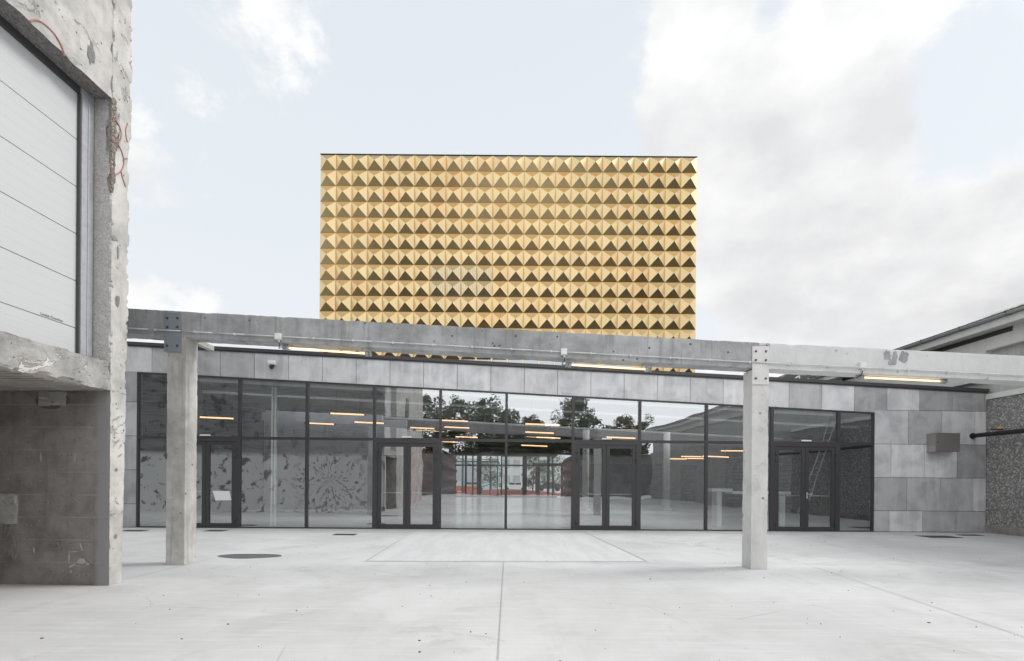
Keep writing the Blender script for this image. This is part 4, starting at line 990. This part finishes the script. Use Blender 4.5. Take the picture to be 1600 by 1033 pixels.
r1 = rough_box(a.x, b.x, -.03, .01, b.z, a.z, .02, .02, 77, wobble=.004); r1.build('patch_plate', M['ledge'], lb, merge=True)
smear(82, 625, .22, .115, 0, 31, 26, .25, -.009); o = mk.build('dark_recess', M['darkstain'], lb)
a = WP(63, 612, 0); b = WP(104, 635, 0); r1 = rough_box(a.x, b.x, -.025, .01, b.z, a.z, .03, .02, 79, wobble=.003); r1.build('vent_cover', M['ledge'], lb, merge=True)
# cavities on the pier side face
cv = MB()
for px, py, w_, h_ in ((143, 84, .05, .13), (182, 734, .022, .022), (181, 838, .022, .028), (183, 785, .008, .012), (184, 470, .03, .07), (179, 372, .05, .03), (185, 395, .012, .09)):
    c = LP(px, py, .008); pts = []
    for k in range(14): a_ = 2 * math.pi * k / 14; q_ = 1 + .6 * mnoise.noise(Vector((math.cos(a_) * 2 + px, math.sin(a_) * 2, py))); pts.append((.009, c.y + w_ * q_ * math.cos(a_), c.z + h_ * q_ * math.sin(a_)))
    cv = MB(); cv.poly(pts); cv.build('cavity', M['grey_wall'], lb)

# ------------------------------------------------------------------ right building
rb = thing('warehouse', 'white warehouse with gutter and pebble-dash wall at the right edge', 'building', Matrix.Identity(4))
WX = 13.85; Y0, Y1 = -15.0, 22.0
zg = P(1600, 476, 13.3 * F_PX / 810).z
m_ = MB(); m_.box(WX, WX + .25, 5.2, 14.5, .22, 3.83)
for y in (12.2, 8.6): m_.box(WX - .002, WX, y - .008, y + .008, .22, 3.83, 1)
m_.build('pebble_dash_wall', [M['pebble'], M['joint']], rb)
m_ = MB(); m_.box(WX - .05, WX + .25, 5.2, 14.5, 0, .219); m_.build('plinth', M['board_dark'], rb)
m_ = MB(); m_.box(WX - .04, WX + .3, 5.2, Y1, 3.831, 3.98); m_.build('coping', M['white_wall'], rb)
m_ = MB(); m_.box(WX, WX + .25, Y0, 5.198, 0, 3.98); m_.build('block_wall', M['block'], rb)
m_ = MB(); m_.box(WX + .12, WX + .4, Y0, Y1, 3.981, 5.24); m_.box(WX + .2, WX + 12, Y1 - .3, Y1, 0, 5.9); m_.box(WX + .1, WX + .35, 14.51, Y1 - .31, 0, 3.83); m_.build('wall', M['grey_wall'] if 0 else concrete('pale_grey_wall', (.46, .46, .45), contrast=.12, pits=.1, seed=81), rb)
m_ = MB(); m_.box(WX - .06, WX + .119, 13.4 - 28, 14.36, 5.23, zg - .28); m_.box(WX - .06, WX + .119, 14.372, Y1, 4.4, zg - .28); m_.box(WX + .12, WX + .4, Y0, Y1, 5.241, zg - .28); m_.build('fascia_panel', M['white_wall'], rb)
m_ = MB(); m_.box(WX - .065, WX - .061, 13.6, 20.5, zg - .42, zg - .285); m_.build('shadow_gap', M['gasket'], rb)
m_ = MB(); m_.box(WX - .45, WX + .1, Y0, Y1, zg - .279, zg - .24); m_.box(WX - .47, WX - .451, Y0, Y1, zg - .30, zg - .10); m_.build('eave_board', M['white_wall'], rb)
gt = MB()
for k in range(8):
    a0 = math.pi + math.pi * k / 8; a1 = math.pi + math.pi * (k + 1) / 8; cx_ = WX - .545; cz = zg - .035; r = .072
    gt.poly([(cx_ + r * math.cos(a0), Y0, cz + r * math.sin(a0)), (cx_ + r * math.cos(a1), Y0, cz + r * math.sin(a1)), (cx_ + r * math.cos(a1), Y1, cz + r * math.sin(a1)), (cx_ + r * math.cos(a0), Y1, cz + r * math.sin(a0))], smooth=True)
    gt.poly([(cx_ + (r - .006) * math.cos(a0), Y1, cz + (r - .006) * math.sin(a0)), (cx_ + (r - .006) * math.cos(a1), Y1, cz + (r - .006) * math.sin(a1)), (cx_ + (r - .006) * math.cos(a1), Y0, cz + (r - .006) * math.sin(a1)), (cx_ + (r - .006) * math.cos(a0), Y0, cz + (r - .006) * math.sin(a0))], smooth=True)
for e_ in (Y0, Y1): gt.tube((cx_, e_ - .002, cz), (cx_, e_ + .002, cz), .07, 14)
go = gt.build('gutter', M['galv'], rb)
y = 6.5
while y < Y1:
    m_ = MB(); m_.box(WX - .625, WX - .618, y - .015, y + .015, zg - .07, zg); m_.box(WX - .62, WX - .47, y - .015, y + .015, zg - .112, zg - .106); m_.build('gutter_bracket', M['gasket'], go); y += 1.35
m_ = MB(); rx = WX - .50
m_.hexa([(rx, Y0, zg - .02), (WX + 8, Y0, zg + 1.3), (rx, Y1, zg - .02), (WX + 8, Y1, zg + 1.3), (rx, Y0, zg + .03), (WX + 8, Y0, zg + 1.35), (rx, Y1, zg + .03), (WX + 8, Y1, zg + 1.35)]); m_.build('roof', M['roof'], rb)
m_ = MB(); m_.box(WX - .035, WX - .0, 14.36 - 1.55 + .0, 14.36 - 1.37, 3.99, 4.17); m_.build('wall_box', M['white'], rb)
ms = MB(); rg = random.Random(3)
for k in range(1500):
    y = rg.uniform(12.9, 14.5) if k % 3 else rg.uniform(11.9, 13.4); h = rg.uniform(.02, .07) * (1.2 if y < 14 else .7); x = rx + rg.uniform(-.02, .15); dx, dy = rg.uniform(-.02, .02), rg.uniform(-.03, .03); z0 = zg + .02
    ms.poly([(x - .004, y, z0), (x + .004, y + .004, z0), (x + dx, y + dy, z0 + h)])
o = ms.build('moss', M['moss']); tag(o, 'tufts of green grass along the warehouse roof edge', 'moss', kind='stuff')
# dark roof structure beyond the eave
t = thing('roof_hatch', 'dark angular roof structure with a small white rail beyond the eave', 'roof hatch', Matrix.Identity(4))
ya = 25.0; a = P(1214, 596, ya); b = P(1234, 582, ya); c = P(1274, 582, ya); d = P(1286, 597, ya)
m_ = MB(); fr = [a - Vector((0, 0, 1)), a, b, c, d, d - Vector((0, 0, 1))]; bk = [p + Vector((0, 2.5, 0)) for p in fr]; n = 6
m_.poly(fr); m_.poly(bk[::-1])
for i in range(n): j = (i + 1) % n; m_.poly([fr[j], fr[i], bk[i], bk[j]])
m_.build('cowl', M['flashing'], t, recalc=True)
m_ = MB(); q1, q2, q3 = P(1240, 593, ya - .2), P(1249, 587, ya - .2), P(1249, 596, ya - .2); m_.bar(q1, q2, .05, .05); m_.bar(q2, q3, .05, .05, up=(0, 1, 0)); m_.build('rail', M['white'], t)
# ladder leaning on the warehouse (seen mirrored in the right door)
t = thing('ladder', 'aluminium ladder leaning on the warehouse wall, mirrored in the right glass door', 'ladder', Matrix.Identity(4))
la, lb_ = Vector((12.2, 8.4, 0)), Vector((13.78, 8.4, 4.6))
for s in (-.2, .2): m_ = MB(); m_.bar(la + Vector((0, s, 0)), lb_ + Vector((0, s, 0)), .03, .07, up=(0, 1, 0)); m_.build('rail', M['galv'], t)
for k in range(1, 16): p = la.lerp(lb_, k / 16); m_ = MB(); m_.tube(p + Vector((0, -.2, 0)), p + Vector((0, .2, 0)), .016, 8); m_.build('rung', M['galv'], t)

# ------------------------------------------------------------------ trees
def tree(loc, H, Rc, nl, seed, leafm, lab, group, trunk=.18, crown0=.28, leaf=.11):
    rg = random.Random(seed); t = thing('tree', lab, 'tree', Matrix.Translation(loc), group)
    tm = MB(); pts = [Vector((0, 0, 0))]; d = Vector((rg.uniform(-.05, .05), rg.uniform(-.05, .05), 1))
    for k in range(6): pts.append(pts[-1] + d * H * .14); d += Vector((rg.uniform(-.08, .08), rg.uniform(-.08, .08), 0))
    for k in range(6): tm.tube(pts[k], pts[k + 1], trunk * (1 - k / 7), 8, 0, trunk * (1 - (k + 1) / 7))
    tips = []
    for k in range(16):
        b0 = pts[2 + k % 4]; a = rg.uniform(0, 6.28); el = rg.uniform(.1, 1.1); L = Rc * rg.uniform(.55, 1.0)
        e = b0 + Vector((math.cos(a) * math.cos(el), math.sin(a) * math.cos(el), math.sin(el))) * L; mid = b0.lerp(e, .5) + Vector((0, 0, -.08 * L))
        tm.tube(b0, mid, trunk * .35, 6, 0, trunk * .2); tm.tube(mid, e, trunk * .2, 6, 0, trunk * .06); tips += [e, mid.lerp(e, .5)]
    tm.build('trunk', M['bark'], t); cm = MB(); cl_ = [(p, rg.uniform(.16, .34) * Rc) for p in tips]
    for k in range(60):
        a = rg.uniform(0, 6.28); r = Rc * rg.uniform(.2, .95); z = H * rg.uniform(crown0, .97); r *= math.sin(math.pi * min(1, max(.12, (z / H - crown0 + .12) / (1.12 - crown0)))) ** .7
        cl_.append((Vector((r * math.cos(a), r * math.sin(a), z)), rg.uniform(.08, .24) * Rc))
    for k in range(nl):
        c, r = rg.choice(cl_); v = Vector((rg.gauss(0, 1), rg.gauss(0, 1), rg.gauss(0, 1))).normalized() * r * rg.uniform(.45, 1.05); p = c + v
        u1 = Vector((rg.gauss(0, 1), rg.gauss(0, 1), rg.gauss(0, .6))).normalized(); v1 = u1.cross(Vector((rg.gauss(0, 1), rg.gauss(0, 1), rg.gauss(0, 1)))).normalized(); s = leaf * rg.uniform(.6, 1.4)
        cm.poly([p - u1 * s, p + v1 * s * .5, p + u1 * s, p - v1 * s * .5])
    cm.build('crown', leafm, t)
t = thing('rear_wall', 'plain grey wall closing the courtyard, mirrored low in the glass', 'wall', Matrix.Identity(4))
m_ = MB(); m_.box(-12, 22, -24.4, -24, 0, 4.3); m_.build('wall_face', M['grey_wall'], t)
m_ = MB(); m_.box(-12, 22, -24.45, -23.95, 4.302, 4.4); m_.build('coping', M['flashing'], t)
gl_ = 'trees beyond the courtyard mirrored in the glass'
for (x, y, H, Rc, s, lab) in ((-8.5, -32, 11.5, 4.2, 1, 'dense tree mirrored left of centre in the upper panes'), (-1.0, -30, 11, 3.6, 2, 'dark bushy tree mirrored in the middle upper pane'), (4.6, -31, 9.5, 3.0, 3, 'smaller dark tree mirrored right of the middle upper pane'),
                          (9.5, -29, 11.5, 3.4, 4, 'drooping tree mirrored above the third glass door'), (16.5, -33, 9.5, 3.6, 5, 'round tree mirrored in the upper pane near the white column'),
                          (4.0, -28, 7.4, 2.8, 8, 'low bushy tree mirrored beside the sensor over the third glass door'), (8.6, -34, 8.2, 3.4, 9, 'low tree mirrored behind the drooping tree'), (13.0, -30, 7.4, 2.8, 10, 'low tree mirrored beside the warehouse eave'),
                          (-4.6, -36, 12.0, 4.4, 6, 'tall tree mirrored in the upper pane right of the second glass door'), (1.8, -38, 11, 4.4, 7, 'wide dark tree mirrored between the two middle upper panes')):
    tree((x, y, 0), H, Rc, 9000, s, M['leaf'], lab, gl_, leaf=.16)
tree((2.9, 53, 0), 4.4, 1.7, 3600, 11, M['leaf2'], 'light green young tree seen through the far lobby glazing', 'trees beyond the far glazing', .07, .2, .07)
tree((-1.8, 62, 0), 4.6, 2.0, 3200, 12, M['leaf2'], 'pale leafy tree left of centre beyond the far lobby glazing', 'trees beyond the far glazing', .09, .15, .07)
tree((6.4, 66, 0), 5.0, 2.6, 3200, 13, M['leaf2'], 'green tree right of centre beyond the far lobby glazing', 'trees beyond the far glazing', .09, .15, .09)

# ------------------------------------------------------------------ far forecourt seen through the lobby
sheet('forecourt', [(-60, 45.3), (60, 45.3), (60, 140), (-60, 140)], -.004, M['ground'])
mo = MB(); mo.grid((-7.5, 50, 0), (15, 0, 0), (0, 9, 0), 30, 14, lambda p, a, b: Vector((p.x, p.y, .004 + .6 * max(0, math.sin(math.pi * a)) * max(0, math.sin(math.pi * b)) ** 1.2)), smooth=True)
tag(mo.build('red_mound', M['redground']), 'low red rubber mound outside the far lobby glazing', 'mound')
def far_building(x0, x1, y, H, m, lab, cols, nrow):
    t = thing('far_building', lab, 'building', Matrix.Translation(((x0 + x1) / 2, y, 0)), 'buildings beyond the forecourt'); w_ = (x1 - x0) / 2
    m_ = MB(); m_.box(-w_, w_, 0, 10, 0, H); m_.build('wall', m, t); m_ = MB(); m_.box(-w_ - .2, w_ + .2, -.2, 10.2, H + .002, H + .25); m_.build('roof', M['flashing'], t)
    for i in range(cols):
        for j in range(nrow):
            cx_ = -w_ + (i + .5) * 2 * w_ / cols; m_ = MB(); hh = H / nrow; m_.box(cx_ - w_ / cols * .72, cx_ + w_ / cols * .72, -.05, .0, j * hh + hh * .3, j * hh + hh * .8); m_.build('window', M['inwall'], t)
far_building(-14, -1.5, 95, 5.2, simple('pale_blue_grey_wall', (.45, .55, .58), .6), 'low pale blue building far beyond the lobby glazing', 4, 1)
far_building(-1, 11, 120, 7.6, M['white_wall'], 'white building with window bands far beyond the lobby glazing', 5, 2)
def car(x, y, lab, m):
    t = thing('parked_car', lab, 'car', Matrix.Translation((x, y, 0)), 'cars parked beyond the forecourt')
    pr = [(-2.1, .35), (-2.15, .75), (-1.9, .95), (-1.25, 1.0), (-.75, 1.42), (.75, 1.45), (1.45, .98), (2.05, .85), (2.15, .4)]
    m_ = MB(); fr = [Vector((a, -.85, b)) for a, b in pr]; bk = [Vector((a, .85, b)) for a, b in pr]; m_.poly(fr); m_.poly(bk[::-1])
    for i in range(len(pr)): j = (i + 1) % len(pr); m_.poly([fr[j], fr[i], bk[i], bk[j]])
    m_.build('body', m, t, recalc=True)
    for sx in (-1.3, 1.3):
        for sy in (-.87, .7): m_ = MB(); m_.tube((sx, sy, .32), (sx, sy + .17, .32), .32, 14); m_.build('wheel', M['black'], t)
    m_ = MB(); m_.box(-.95, -.05, -.858, -.851, 1.0, 1.33); m_.box(.05, .95, -.858, -.851, 1.0, 1.33); m_.build('window', M['frame'], t)
car(-5.2, 78, 'silver car parked at the left beyond the far glazing', M['carpaint']); car(1.5, 80, 'white car parked at the centre beyond the far glazing', M['white']); car(7.2, 82, 'dark car parked at the right beyond the far glazing', M['frame'])
t = thing('road_barrier', 'orange barrier panel on feet beyond the left of the red mound', 'barrier', Matrix.Translation((-4.6, 60, 0)))
m_ = MB(); m_.box(-1.6, 1.6, -.05, .05, .25, .85); m_.build('panel', M['orange'], t)
for x in (-1.4, 1.4): m_ = MB(); m_.box(x - .06, x + .06, -.3, .3, 0, .249); m_.build('foot', M['black'], t)
t = thing('portal_frame', 'rust red steel portal standing just outside the far glazing', 'portal', Matrix.Translation((0, 46.5, 0)))
x0, x1 = XP(840, 46.5), XP(878, 46.5)
m_ = MB(); m_.box(x0 - .2, x0 + .2, -.2, .2, 0, 2.9); m_.build('post', M['rust'], t); m_ = MB(); m_.box(x1 - .1, x1 + .1, -.2, .2, 0, 2.9); m_.build('post', M['red'], t); m_ = MB(); m_.box(x0 - .5, x1 + .3, -.22, .22, 2.901, 3.15); m_.build('lintel', M['red'], t)
t = thing('scaffold', 'thin steel scaffold frame outside the left of the far glazing', 'scaffold', Matrix.Translation((0, 48, 0)))
m_ = MB(); xa, xb, xc, xd = (XP(p, 48) for p in (706, 722, 738, 777))
for x in (xa, xb, xc, xd):
    for yy_ in (0, 1.2): m_.tube((x, yy_, 0), (x, yy_, 4.4), .05, 6)
m_.build('upright', M['gasket'], t); m_ = MB()
for z in (2.9, 3.55): m_.tube((xa, 0, z), (xd, 0, z), .04, 6)
m_.tube((xa, 0, 3.1), (xb, 0, 4.1), .035, 6); m_.tube((xa, 0, 4.1), (xc, 0, 2.9), .035, 6); m_.tube((xc, 0, 2.7), (xd, 0, 1.4), .035, 6); m_.tube((xc, 0, .6), (xd, 0, 1.4), .035, 6); m_.build('brace', M['gasket'], t)
